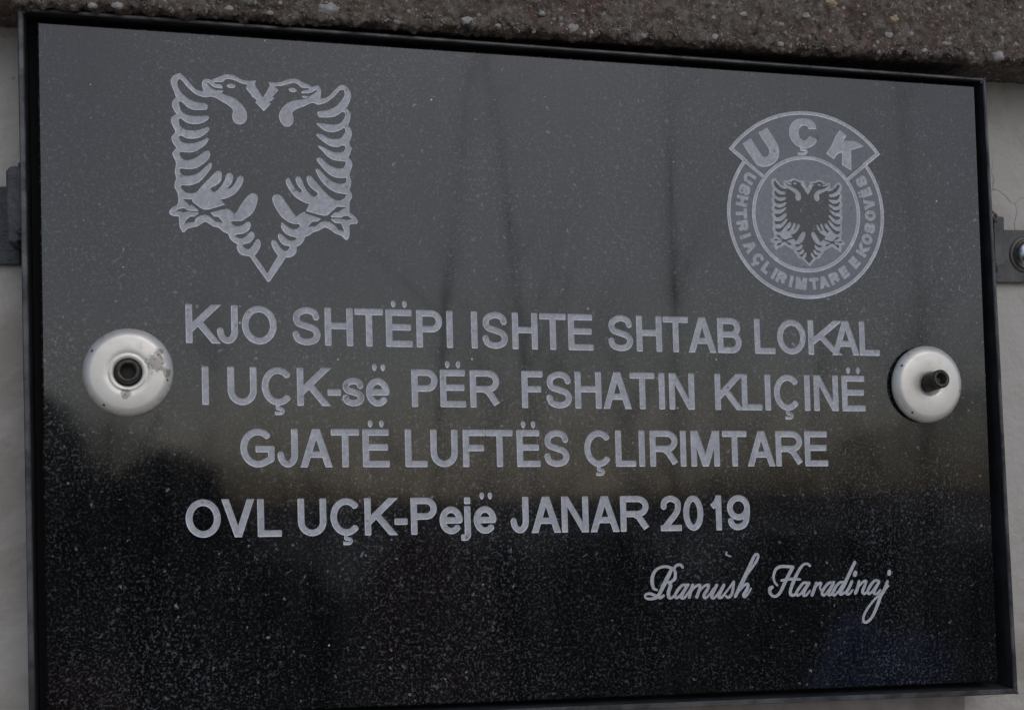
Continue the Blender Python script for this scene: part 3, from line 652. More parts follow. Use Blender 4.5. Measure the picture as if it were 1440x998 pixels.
SE = {'outer':[(172.97,70.48),(170.84,72.26),(168.72,74.19),(167.95,74.85),(165.99,74.98),(165.02,75.44),(164.44,76.26),(164.57,77.51),(163.69,77.9),(162.54,79.11),(162.17,80.34),(160.81,80.92),(159.47,82.12),(158.1,82.38),(156.75,83.27),(155.88,83.66),(155,83.21),(153.61,82.23),(151.26,81.63),(150.17,80.45),(149.58,80.43),(148.93,81.75),(148.76,83.2),(148.7,84.96),(147.05,85.11),(146.28,85.5),(146.1,86.42),(146.9,87.49),(148.27,88.26),(148.69,89.63),(148.44,91.9),(147.69,93.32),(147.82,94.99),(148.23,96.25),(147.78,97.89),(148.21,100.19),(147.94,101.43),(147.29,102.96),(147.4,103.69),(148.4,104.98),(147.45,106.4),(147.09,107.83),(147.39,108.47),(148.19,109.54),(148.01,110.37),(147.35,111.59),(147.09,112.93),(147.5,114.09),(148.58,114.86),(147.73,116.38),(147.43,117.62),(147.78,118.88),(148.58,119.75),(147.93,121.8),(147.38,123.34),(147.21,124.68),(147.82,125.96),(148.8,126.52),(149.78,126.99),(150.74,126.09),(151.89,124.79),(153.03,123.39),(154.18,122.29),(155.35,121.93),(156.23,121.97),(155.86,123.2),(155.78,124.24),(156.19,125.2),(157.18,125.56),(157.96,125.39),(158.54,125.2),(159.14,125.65),(160.32,126.16),(161.31,126.69),(162.7,127.13),(164.27,127.04),(165.63,126.37),(166.99,125.7),(168.56,125.46),(170.73,125.73),(170.41,124.5),(171.27,122.86),(172.51,120.72),(173.42,122.12),(174.65,124.48),(174.18,125.34),(175.86,125.31),(177.84,125.62),(179.44,126.38),(181.03,126.71),(182.22,126.62),(183.59,125.84),(185.36,125.08),(186.34,124.49),(187.14,124.85),(187.94,124.99),(188.53,124.49),(188.84,123.45),(188.67,121.97),(188.56,121.23),(189.66,121.28),(191.07,122.08),(192.49,123.72),(193.72,124.94),(194.73,125.51),(195.72,125.24),(196.69,124.12),(197.21,122.78),(196.93,121.08),(196.09,119.25),(195.68,118.71),(196.46,117.9),(196.93,116.44),(196.59,114.74),(196.07,113.56),(196.85,112.65),(197.22,111.4),(197,110.13),(196.36,108.31),(196.93,107.18),(197.02,106.55),(196.49,105.06),(196.07,104.09),(196.85,103.18),(197.12,101.93),(196.69,100.44),(196.26,98.95),(196.72,97.07),(196.49,95.59),(196.16,94.43),(196.74,93.5),(196.81,92.24),(196.19,91.17),(196.06,89.69),(196.02,87.8),(197.1,87.1),(198.08,85.98),(198.36,85.15),(198.05,84.62),(196.65,84.46),(195.84,84.12),(195.96,82.34),(195.77,80.65),(195.35,79.8),(194.65,79.78),(193.58,80.89),(192,81.47),(190.63,82.47),(189.25,83.16),(188.45,82.92),(187.25,82.14),(185.65,81.57),(184.44,80.58),(183.44,80.23),(183.12,79.18),(182.2,77.89),(181,77.22),(180.98,76.09),(180.28,75.44),(178.98,75.03),(177.8,74.99),(177.69,74.67),(175.58,72.66),(173.57,70.72)],'inner':[(172.81,72.01),(171.07,73.64),(169.33,75.09),(170.12,75.61),(170.94,76.89),(171.1,78.35),(170.49,79.17),(169.8,78.83),(169.18,77.66),(168.17,76.38),(167.48,76.09),(166.61,76.43),(165.93,77.14),(166.63,77.58),(168.01,77.94),(168.91,78.91),(169.42,79.86),(169.34,80.8),(168.76,81.3),(168.07,80.96),(167.26,79.89),(166.07,79.23),(165.29,79.14),(164.51,79.48),(163.93,79.99),(164.72,80.32),(166.29,80.59),(167.69,81.47),(168.4,82.64),(168.42,83.68),(167.94,84.19),(167.25,83.95),(166.35,83.19),(165.16,82.67),(164.18,82.74),(163.4,83.19),(162.93,84.01),(164.01,84.19),(165.98,84.26),(166.57,84.76),(168.37,85.97),(169.58,87.69),(170.31,89.8),(170.54,91.48),(170.06,92.29),(169.19,92.57),(168.09,92.01),(166.88,90.51),(165.67,88.79),(165.06,87.42),(164.25,86.35),(163.76,86.54),(162.7,87.48),(161.83,87.82),(161.46,88.89),(160.79,89.66),(160.31,90.37),(161.79,90.73),(163.37,91.52),(164.77,92.72),(165.98,94.43),(166.66,96.13),(166.62,97.17),(165.94,97.56),(165.25,97.12),(164.74,96.06),(164.02,94.78),(163.02,93.7),(162.34,93.73),(162.16,93.91),(163.04,94.74),(163.66,96.01),(163.83,97.06),(163.59,97.89),(163.01,98.28),(162.32,98.05),(161.82,97.19),(161.5,96.03),(160.69,94.55),(159.48,93.04),(158.59,92.49),(157.91,92.78),(157.54,93.49),(158.03,93.88),(159.32,94.6),(160.42,95.78),(160.74,97.15),(160.66,98.19),(160.18,98.73),(159.5,98.66),(158.4,97.68),(156.8,95.96),(155.21,94.13),(154.21,92.84),(153.21,92.04),(152.04,91.89),(150.87,91.99),(150.01,92.69),(149.35,93.7),(149.75,94.13),(151.3,94.08),(152.87,94.46),(154.64,95.36),(156.44,97.4),(157.55,99),(157.99,99.96),(158.07,100.9),(157.58,100.98),(156.49,100),(154.7,98.16),(153.12,97.27),(151.36,96.89),(150,97.05),(149.33,97.95),(149.15,98.84),(149.84,99.01),(151.79,98.88),(153.74,99.27),(155.72,100.6),(157.12,102.01),(157.67,103.28),(157.45,104.31),(156.97,104.56),(155.98,104.04),(154.59,102.95),(153.01,101.95),(151.44,101.47),(150.28,101.63),(149.51,102.43),(149.14,103.45),(149.74,103.89),(151.1,103.74),(153.05,103.92),(154.63,104.82),(156.42,106.25),(157.32,107.74),(157.33,108.05),(156.94,108.25),(155.85,107.58),(154.28,106.89),(152.32,106.39),(150.57,106.52),(149.6,107.11),(149.13,108.02),(149.3,108.55),(149.83,108.61),(150.98,108),(152.34,107.78),(154.3,108.03),(156.08,109.04),(157.37,110.35),(157.58,110.88),(157.2,111.49),(156.51,111.25),(154.94,110.56),(153.37,110.28),(151.42,110.3),(150.06,110.87),(149.31,111.98),(149.23,113.33),(149.63,113.76),(150.3,113.27),(151.26,112.48),(152.82,112.13),(154.58,112.21),(156.15,112.8),(157.34,113.68),(157.55,114.31),(157.17,114.71),(155.79,114.59),(153.64,114.46),(151.7,114.68),(150.34,115.35),(149.59,116.67),(149.33,118.33),(149.73,118.7),(150.4,118.27),(151.55,117.07),(152.9,116.4),(154.46,116.26),(156.22,116.4),(156.97,116.58),(157.32,117.43),(157.04,118.15),(156.26,118.36),(154.7,118.46),(152.95,119.01),(151.21,120.08),(149.68,121.67),(149.04,123.52),(149.16,124.77),(149.75,125.21),(150.33,124.72),(151.09,123.71),(152.23,122.41),(153.77,121.02),(155.51,120.27),(156.88,120.12),(158.06,120.38),(158.45,120.36),(159.81,119.94),(161.17,119.06),(162.72,118.19),(163.97,117.1),(164.15,116.27),(163.93,114.8),(164.29,113.46),(165.16,112.66),(166.34,112.61),(167.43,113.28),(168.01,114.45),(167.98,116.02),(167.42,117.46),(166.27,118.87),(164.91,120.07),(163.94,120.54),(162.38,121),(161.21,121.47),(160.24,121.84),(159.47,122.33),(158.11,123.1),(157.06,124.51),(157.55,124.43),(158.41,123.57),(159.48,123.04),(161.34,122.89),(161.45,123.56),(160.97,124.06),(159.31,124.24),(159.12,124.54),(159.51,124.75),(161.47,124.76),(162.07,125.41),(162.87,125.76),(164.24,125.64),(165.6,125.11),(166.97,124.55),(168.34,124.34),(167.89,123.23),(168.69,122.22),(169.46,121.32),(169.36,121),(170.33,120.41),(170.81,119.81),(170.41,119.27),(171.56,118.06),(172.72,116.75),(173.53,117.62),(174.74,119.04),(174.16,119.64),(174.96,119.99),(175.76,120.76),(175.18,121.15),(175.99,122.03),(176.9,123.16),(175.83,124.26),(177.81,124.42),(179.41,124.97),(180.8,125.4),(181.79,125.38),(182.58,124.95),(183.55,124.09),(185.34,124.09),(185.53,123.72),(183.93,123.33),(183.33,122.93),(183.32,122.47),(185.11,122.57),(186.41,123.03),(187.42,123.68),(187.81,123.51),(187.1,122.74),(186.09,122.07),(185.38,121.4),(184.48,120.94),(182.89,120.56),(180.89,120.15),(179.29,119.35),(177.88,117.92),(177.06,116.42),(176.93,114.95),(177.49,113.5),(178.56,112.54),(179.55,112.54),(180.55,113.22),(180.98,114.7),(180.71,116.16),(180.83,117),(182.04,117.89),(184.04,118.72),(185.64,119.63),(186.74,119.78),(187.63,119.36),(188.82,119.5),(190.43,120.26),(192.46,121.93),(193.89,123.68),(194.6,124.07),(195.29,123.96),(195.36,122.48),(194.43,120.76),(193,119.11),(191.18,118.09),(189.38,117.59),(187.78,117.35),(187.63,116.56),(188.14,115.64),(189.74,115.61),(191.73,115.8),(193.34,116.5),(194.56,117.5),(195.25,117.47),(195.43,116.38),(194.49,114.55),(193.08,113.75),(190.89,113.66),(188.7,113.88),(187.51,113.93),(187.31,113.61),(188.28,112.71),(189.65,111.71),(191.04,111.35),(192.64,111.52),(194.04,112.11),(194.86,112.78),(195.31,112.58),(195.33,111.53),(194.4,110.02),(193.19,109.38),(191,109.46),(189.82,110.04),(188.64,110.62),(187.55,110.78),(187.16,110.35),(188.02,109.44),(189.58,108.14),(191.35,107.16),(193.34,107.07),(194.15,107.53),(195.04,107.57),(195.33,106.9),(194.71,105.72),(193.1,105.34),(191.12,105.79),(189.55,106.56),(188.17,107.24),(187.67,107.22),(187.76,106.8),(188.73,105.79),(190.29,104.07),(192.06,103.09),(194.05,102.96),(195.3,102.8),(195.02,101.53),(194,100.65),(192.02,100.99),(190.24,101.86),(188.68,103.38),(187.9,103.76),(187.3,103.53),(187.18,102.79),(188.44,101.16),(189.99,99.33),(191.96,98.15),(193.94,97.91),(195.4,98.07),(195.31,96.81),(194.31,96.25),(192.71,96.29),(190.94,97.06),(189.38,98.47),(188.02,99.99),(187.33,100.34),(186.83,100.26),(186.82,99.84),(187.58,97.98),(189.12,95.84),(191.08,94.23),(192.85,93.46),(194.64,93.25),(195.3,93.13),(194.82,92.17),(193.8,91.4),(192.61,91.25),(191.23,91.83),(189.86,93.03),(188.3,94.76),(186.75,96.59),(185.59,98.01),(184.81,98.29),(184.3,97.96),(184.28,96.81),(184.94,95.26),(186.11,94.15),(187.18,93.35),(187.17,92.72),(186.46,92.11),(185.67,92.35),(184.51,93.46),(183.55,95.1),(182.89,96.96),(182.32,97.88),(181.63,97.9),(181.16,97.31),(181.3,96.27),(181.86,95.04),(182.73,94.02),(182.82,93.4),(182.13,93.31),(181.15,94.07),(180.19,95.6),(179.43,97.14),(178.84,97.33),(178.37,96.58),(178.61,95.44),(179.37,93.9),(180.52,92.27),(181.88,91.17),(183.65,90.29),(184.83,89.91),(184.21,88.63),(183.79,87.78),(182.59,87.21),(181.59,86.45),(181.09,86.01),(180.61,86.72),(179.64,88.05),(178.5,89.89),(177.15,91.93),(176.18,92.46),(175.19,92.28),(174.58,91.42),(174.75,89.96),(175.69,87.91),(177.03,85.87),(178.39,84.76),(178.98,84.41),(180.35,83.93),(181.73,83.9),(182.12,83.43),(181.71,82.83),(180.71,82.34),(179.53,82.5),(178.36,83.3),(177.49,84.11),(177,84.3),(176.78,83.04),(177.34,81.8),(178.31,80.79),(179.68,80.21),(180.86,79.98),(181.15,79.63),(180.45,79.09),(179.26,78.94),(178.09,79.63),(177.12,80.54),(176.34,81.04),(176.04,80.82),(175.92,79.98),(176.49,78.54),(177.65,77.53),(178.93,77.41),(179.12,76.95),(178.61,76.33),(177.82,76.14),(176.84,76.46),(175.97,77.58),(175.31,78.81),(174.53,79.05),(174.02,78.45),(174.19,77.21),(174.86,76.02),(175.83,75.24)],'stars':[[(149.96,90.13),(152.4,90.08),(152.58,89.36),(154.69,87.67),(155.66,87.22),(157.03,87.31),(161.36,88.85),(162.02,87.72),(160.55,87.4),(157.4,86.41),(158.36,85.3),(159.53,85.28),(160.87,83.63),(158.72,83.86),(156.99,85.46),(155.82,85.73),(154.65,85.48),(153.47,84.82),(152.86,83.45),(151.29,83.29),(150.12,82.83),(150.72,84.1),(151.91,85.07),(153.08,85.12),(154.07,85.98),(154.08,86.38),(151.16,86.5),(149.99,86.15),(149.02,86.53),(147.76,86.59),(148.84,87.14),(149.82,87.49),(150.59,87.31),(151.17,86.81),(154.09,86.73),(153.9,87.22),(152.37,88.45),(151.59,88.38)],[(183.6,87.92),(186.75,87.05),(188.73,86.64),(189.83,86.74),(190.74,87.61),(191.96,88.81),(192.57,89.46),(194.16,89.41),(195.25,89.29),(194.15,88.83),(193.13,87.91),(191.93,87.7),(190.82,86.67),(190.91,86.23),(193.7,86.25),(194.5,86.8),(195.5,86.84),(196.78,85.98),(195.28,85.57),(193.69,85.87),(190.9,85.83),(190.89,85.41),(191.87,84.61),(193.66,84.46),(194.41,82.29),(192.82,82.55),(191.85,83.88),(190.48,84.88),(189.1,85.08),(187.9,84.68),(186.89,83.81),(186.28,83.37),(184.3,83.3),(185.52,84.7),(187.11,84.92),(188.02,85.73),(185.75,86.49),(183.58,87.15)]],'patch':[[(164.98,123.72),(164.84,123.45),(164.49,123.25),(164.01,123.15),(163.49,123.18),(163.03,123.32),(162.73,123.55),(162.64,123.83),(162.78,124.1),(163.13,124.3),(163.61,124.4),(164.13,124.38),(164.59,124.23),(164.89,124)],[(181.94,123.15),(181.78,122.89),(181.43,122.73),(180.97,122.69),(180.49,122.78),(180.08,122.98),(179.83,123.25),(179.78,123.54),(179.95,123.79),(180.29,123.95),(180.75,123.99),(181.23,123.9),(181.64,123.71),(181.89,123.43)]]}
side_lines = []
for a_ in (A_L - .95, A_R + .95):
    a_ = math.radians(a_)
    side_lines += stroke([(bc[0] + rr * math.cos(a_), bc[1] + rr * math.sin(a_)) for rr in (B['r_in'] - 1.2, 66.3)], LW, 'flat', 'flat', 0, 0)
badge = Region('round_emblem', [ring_out, sector], [ring_out_in, sector_in, ring_in], side_lines, depth=0.35, mats=(M_CUT, M_CUT_EDGE))
# inner ring line
badge_r = Region('emblem_ring', [ring_in], [ring_in_in], depth=0.35, mats=(M_CUT, M_CUT_EDGE))
se_out = smooth_outline(SE['outer'], 1)
disc_r = Region('frosted_disc', [ring_in_in], [se_out], depth=0.14, inset=0.0, mats=(M_FROST, M_FROST))
field_r = Region('frosted_field', [ring_out_in], [sector, ring_in], [sector_in], depth=0.10, inset=0.0, mats=(M_FROST_DIM, M_FROST_DIM))
se_r = Region('eagle', [se_out], [smooth_outline(SE['inner'], 1)] + [smooth_outline(p, 1) for p in SE['stars']], SE['patch'], depth=0.25, inset=0.12, mats=(M_CUT, M_CUT_EDGE))
badge_children = [badge_r, disc_r, field_r, se_r]
regions += [field_r, badge, badge_r, disc_r, se_r]

BIG = {'U':[(127.92,148.55),(133.64,152.23),(141.32,141.17),(143.28,140.18),(145.53,141.32),(146.32,143.66),(145.87,145.96),(138.88,156.12),(145.13,159.61),(151.88,149.42),(153.06,145.75),(152.71,140.63),(149.66,136.59),(144.66,134.21),(140.21,134.2),(136.79,135.94)],'Ç':[(179.89,160.03),(174.34,159.58),(173.62,161.42),(171.87,162.05),(169.61,161.73),(167.56,159.78),(167,156.96),(167.94,153.73),(170.41,151.96),(172.43,152.5),(173.98,154.19),(175,155.16),(179.5,153.46),(179.72,151.83),(177.91,149.43),(173.84,147.42),(169.32,147.35),(164.84,148.96),(161.42,153.02),(160.42,158.11),(162.11,162.83),(165.67,165.77),(170.71,166.68),(175.72,165.94),(178.7,163.72)],'K':[(196.36,159.96),(201.13,156.61),(198.75,152.76),(204.88,153.22),(208.96,152.43),(213.52,149.77),(204.24,147.08),(204.2,133.45),(197.4,137.22),(197.83,145.21),(195.52,144.66),(193.46,143.19),(191.88,140.55),(186.38,144.12),(190.56,150.12),(193.74,156.57)],'cedilla':[(169.33,147.72),(168.79,146.07),(171.8,145.94),(172.53,144.8),(170.75,143.58),(166.49,143.43)]}
for k in ('U', 'Ç', 'K'):
    pl = [smooth_outline(BIG[k], 2, 35)]
    if k == 'Ç': pl += stroke([tuple(p) for p in catmull(BIG['cedilla'], False, 3)], 1.7, 'flat', 'flat', 0, .15)
    r = Region('letter', pl, mats=(M_CUT, M_CUT_EDGE))
    badge_children.append(r); regions.append(r)
RING = [('U',150.6),('S',160.8),('H',170.5),('T',-179.2),('R',-169.1),('I',-160.5),('A',-151.2),('Ç',-139.1),('L',-129.2),('I',-120.8),('R',-113.8),('I',-104.9),('M',-95.9),('T',-84.5),('A',-75.6),('R',-65.6),('E',-55.4),('E',-42.8),('K',-30.2),('O',-20),('S',-10.3),('O',0.2),('V',9.7),('Ë',19.7),('S',29.6)]
WID = {'I': 2.4, 'M': 7.6, 'L': 4.9, 'E': 5.4, 'T': 6.4, 'Ë': 5.2, 'A': 7.2, 'V': 6.8}
for ch, ang in RING:
    w = WID.get(ch, 6.7) + .2
    hh = 7.8
    t = math.radians(ang)
    up = (-math.cos(t), -math.sin(t)); rt = (-math.sin(t), math.cos(t))     # tops towards the centre
    pl = []
    for p in letter_polys(ch, w, hh, 2.25):
        q = []
        for x, y in p:
            q.append((bc[0] + math.cos(t) * 49.4 + rt[0] * (x - w / 2) + up[0] * y, bc[1] + math.sin(t) * 49.4 + rt[1] * (x - w / 2) + up[1] * y))
        pl.append(q)
    r = Region('letter', pl, depth=0.3, inset=0.15, mats=(M_CUT, M_CUT_EDGE))
    badge_children.append(r); regions.append(r)

LINES = [[('K',[(-220.64,19.51),(-202.9,19.2),(-203.29,41.9),(-221.05,42.23)]),('J',[(-202.89,19.2),(-190.85,18.99),(-191.25,41.68),(-203.3,41.9)]),('O',[(-188.64,18.95),(-168.49,18.6),(-168.88,41.27),(-189.05,41.64)]),('S',[(-159.35,18.44),(-142.85,18.15),(-143.24,40.81),(-159.76,41.11)]),('H',[(-140.24,18.11),(-123.47,17.81),(-123.86,40.45),(-140.65,40.76)]),('T',[(-122.36,17.79),(-105.28,17.5),(-105.67,40.12),(-122.76,40.43)]),('Ë',[(-103.73,17.47),(-87.6,17.19),(-87.99,39.8),(-104.14,40.09)]),('P',[(-85.17,17.15),(-69.3,16.87),(-69.69,39.46),(-85.57,39.75)]),('I',[(-66.67,16.82),(-62.81,16.76),(-63.2,39.35),(-67.07,39.42)]),('I',[(-51.47,16.56),(-47.44,16.49),(-47.84,39.07),(-51.87,39.14)]),('S',[(-44.6,16.44),(-28.55,16.16),(-28.94,38.72),(-45.01,39.01)]),('H',[(-25.72,16.11),(-9.63,15.83),(-10.02,38.38),(-26.12,38.67)]),('T',[(-8.27,15.8),(8.57,15.51),(8.18,38.04),(-8.67,38.35)]),('E',[(9.95,15.49),(26.04,15.21),(25.64,37.73),(9.55,38.02)]),('S',[(35.77,15.04),(52.08,14.75),(51.69,37.25),(35.36,37.55)]),('H',[(54.43,14.71),(71.25,14.42),(70.85,36.9),(54.03,37.21)]),('T',[(72.1,14.4),(88.99,14.11),(88.59,36.58),(71.7,36.88)]),('A',[(88.99,14.11),(107.72,13.78),(107.33,36.24),(88.59,36.58)]),('B',[(108.69,13.77),(124.98,13.48),(124.59,35.92),(108.29,36.22)]),('L',[(133.98,13.32),(148.22,13.08),(147.83,35.5),(133.57,35.76)]),('O',[(149.71,13.05),(169.55,12.7),(169.16,35.11),(149.3,35.47)]),('K',[(171.31,12.67),(192.39,12.31),(192,34.69),(170.9,35.08)]),('A',[(188.11,12.38),(207.35,12.05),(206.96,34.42),(187.71,34.77)]),('L',[(207.61,12.04),(221.91,11.79),(221.51,34.15),(207.2,34.41)])],[('I',[(-211.42,-16.35),(-207.59,-16.42),(-207.98,6),(-211.81,6.06)]),('U',[(-196.85,-16.62),(-180.12,-16.94),(-180.51,5.52),(-197.25,5.81)]),('Ç',[(-177.23,-17),(-158.82,-17.35),(-159.2,5.16),(-177.64,5.47)]),('K',[(-156.69,-17.39),(-139.01,-17.72),(-139.4,4.82),(-157.09,5.12)]),('-',[(-138.8,-17.73),(-130.8,-17.88),(-131.19,4.68),(-139.2,4.81)]),('s',[(-130.16,-17.89),(-117.02,-18.14),(-117.42,4.44),(-130.56,4.67)]),('ë',[(-115.95,-18.16),(-101.77,-18.43),(-102.16,4.18),(-116.36,4.42)]),('P',[(-88.36,-18.69),(-72.38,-18.99),(-72.77,3.67),(-88.77,3.95)]),('Ë',[(-70.89,-19.02),(-55.1,-19.32),(-55.49,3.38),(-71.3,3.65)]),('R',[(-52.44,-19.37),(-33.82,-19.73),(-34.21,3.01),(-52.85,3.33)]),('F',[(-20.06,-19.99),(-6.63,-20.24),(-7.02,2.55),(-20.47,2.78)]),('S',[(-4.58,-20.28),(11.81,-20.59),(11.41,2.23),(-4.99,2.51)]),('H',[(13.92,-20.63),(31.03,-20.96),(30.63,1.9),(13.51,2.19)]),('A',[(32.06,-20.98),(50.65,-21.33),(50.25,1.56),(31.64,1.88)]),('T',[(49.72,-21.31),(65.95,-21.62),(65.55,1.3),(49.31,1.58)]),('I',[(68.5,-21.67),(72.98,-21.76),(72.58,1.18),(68.09,1.26)]),('N',[(75.59,-21.81),(92.48,-22.13),(92.08,0.84),(75.18,1.13)]),('K',[(106.35,-22.39),(123.82,-22.72),(123.42,0.31),(105.94,0.61)]),('L',[(124.55,-22.74),(138.46,-23),(138.06,0.05),(124.14,0.29)]),('I',[(140.43,-23.04),(144.6,-23.12),(144.19,-0.05),(140.01,0.02)]),('Ç',[(146.82,-23.16),(165.21,-23.51),(164.81,-0.4),(146.4,-0.09)]),('I',[(167.85,-23.56),(172.08,-23.64),(171.67,-0.52),(167.44,-0.45)]),('N',[(174.59,-23.69),(191.79,-24.02),(191.38,-0.86),(174.17,-0.57)]),('Ë',[(194.42,-24.07),(210.99,-24.38),(210.58,-1.19),(194,-0.91)])],[('G',[(-189.58,-53.09),(-169.93,-53.43),(-170.32,-30.76),(-189.99,-30.41)]),('J',[(-168.27,-53.46),(-156.28,-53.66),(-156.67,-31),(-168.68,-30.79)]),('A',[(-155.02,-53.69),(-136.02,-54.01),(-136.41,-31.35),(-155.43,-31.02)]),('T',[(-136.77,-54),(-120.02,-54.29),(-120.42,-31.63),(-137.18,-31.34)]),('Ë',[(-118.06,-54.32),(-101.99,-54.6),(-102.39,-31.95),(-118.47,-31.67)]),('L',[(-92.53,-54.76),(-79.01,-55),(-79.4,-32.35),(-92.94,-32.11)]),('U',[(-77.04,-55.03),(-60.37,-55.32),(-60.77,-32.68),(-77.45,-32.38)]),('F',[(-57.16,-55.37),(-42.83,-55.62),(-43.22,-32.98),(-57.57,-32.73)]),('T',[(-42.6,-55.63),(-25.96,-55.91),(-26.35,-33.28),(-43.01,-32.99)]),('Ë',[(-23.53,-55.95),(-8.74,-56.21),(-9.14,-33.58),(-23.94,-33.32)]),('S',[(-6.34,-56.25),(9.78,-56.53),(9.38,-33.91),(-6.75,-33.62)]),('Ç',[(19.53,-56.7),(37.59,-57.01),(37.19,-34.39),(19.12,-34.08)]),('L',[(39.68,-57.04),(52.94,-57.27),(52.55,-34.66),(39.27,-34.43)]),('I',[(55.05,-57.31),(58.79,-57.37),(58.39,-34.77),(54.65,-34.7)]),('R',[(62.32,-57.44),(81,-57.76),(80.6,-35.16),(61.91,-34.83)]),('I',[(82.38,-57.78),(86.42,-57.85),(86.02,-35.25),(81.98,-35.18)]),('M',[(89.61,-57.91),(108.91,-58.24),(108.52,-35.65),(89.2,-35.31)]),('T',[(110.85,-58.27),(127.5,-58.56),(127.1,-35.97),(110.44,-35.68)]),('A',[(127.8,-58.56),(146.86,-58.89),(146.47,-36.31),(127.39,-35.98)]),('R',[(147.36,-58.9),(166.13,-59.23),(165.74,-36.65),(146.95,-36.32)]),('E',[(167.48,-59.25),(183.59,-59.53),(183.2,-36.95),(167.07,-36.67)])],[('O',[(-220.67,-92.99),(-200.84,-93.32),(-201.23,-71.18),(-221.07,-70.85)]),('V',[(-200.39,-93.33),(-181.52,-93.65),(-181.9,-71.5),(-200.79,-71.19)]),('L',[(-179.87,-93.68),(-165.93,-93.91),(-166.31,-71.76),(-180.27,-71.53)]),('U',[(-156.5,-94.07),(-139.77,-94.35),(-140.15,-72.2),(-156.9,-71.92)]),('Ç',[(-137.41,-94.39),(-119.14,-94.7),(-119.53,-72.54),(-137.81,-72.24)]),('K',[(-117.14,-94.73),(-99.55,-95.03),(-99.94,-72.87),(-117.54,-72.58)]),('-',[(-99.33,-95.03),(-91.4,-95.16),(-91.79,-73.01),(-99.73,-72.87)]),('P',[(-89.37,-95.2),(-73.45,-95.47),(-73.84,-73.31),(-89.77,-73.04)]),('e',[(-71.92,-95.49),(-57.69,-95.73),(-58.08,-73.57),(-72.32,-73.33)]),('j',[(-58.83,-95.71),(-52.77,-95.81),(-53.16,-73.65),(-59.22,-73.55)]),('ë',[(-50.92,-95.85),(-36.78,-96.08),(-37.17,-73.92),(-51.32,-73.68)]),('J',[(-27.97,-96.23),(-16.48,-96.42),(-16.87,-74.26),(-28.37,-74.07)]),('A',[(-14.9,-96.45),(3.88,-96.77),(3.49,-74.6),(-15.3,-74.28)]),('N',[(4.38,-96.77),(21.67,-97.07),(21.28,-74.89),(3.98,-74.61)]),('A',[(22.78,-97.08),(41.67,-97.4),(41.29,-75.23),(22.37,-74.91)]),('R',[(42.33,-97.41),(61.25,-97.73),(60.86,-75.55),(41.93,-75.24)]),('2',[(68.62,-97.86),(82.59,-98.09),(82.2,-75.91),(68.22,-75.68)]),('0',[(83.88,-98.11),(97.2,-98.34),(96.81,-76.15),(83.48,-75.93)]),('1',[(101.18,-98.4),(110.15,-98.55),(109.76,-76.37),(100.78,-76.22)]),('9',[(113.33,-98.61),(128.91,-98.87),(128.52,-76.68),(112.93,-76.42)])]]
for line in LINES:
    for ch, q in line:
        q = [np.array(p) for p in q]
        w = (np.linalg.norm(q[1] - q[0]) + np.linalg.norm(q[2] - q[3])) / 2
        hh = (np.linalg.norm(q[3] - q[0]) + np.linalg.norm(q[2] - q[1])) / 2
        pl = []
        for p in letter_polys(ch, w, hh, 3.85):
            o_ = []
            for x, y in p:
                u, v = x / w, y / hh
                o_.append(tuple(q[0] * (1 - u) * (1 - v) + q[1] * u * (1 - v) + q[2] * u * v + q[3] * (1 - u) * v))
            pl.append(o_)
        regions.append(Region('letter', pl, depth=0.6, inset=0.5, mats=(M_CUT, M_CUT_EDGE)))

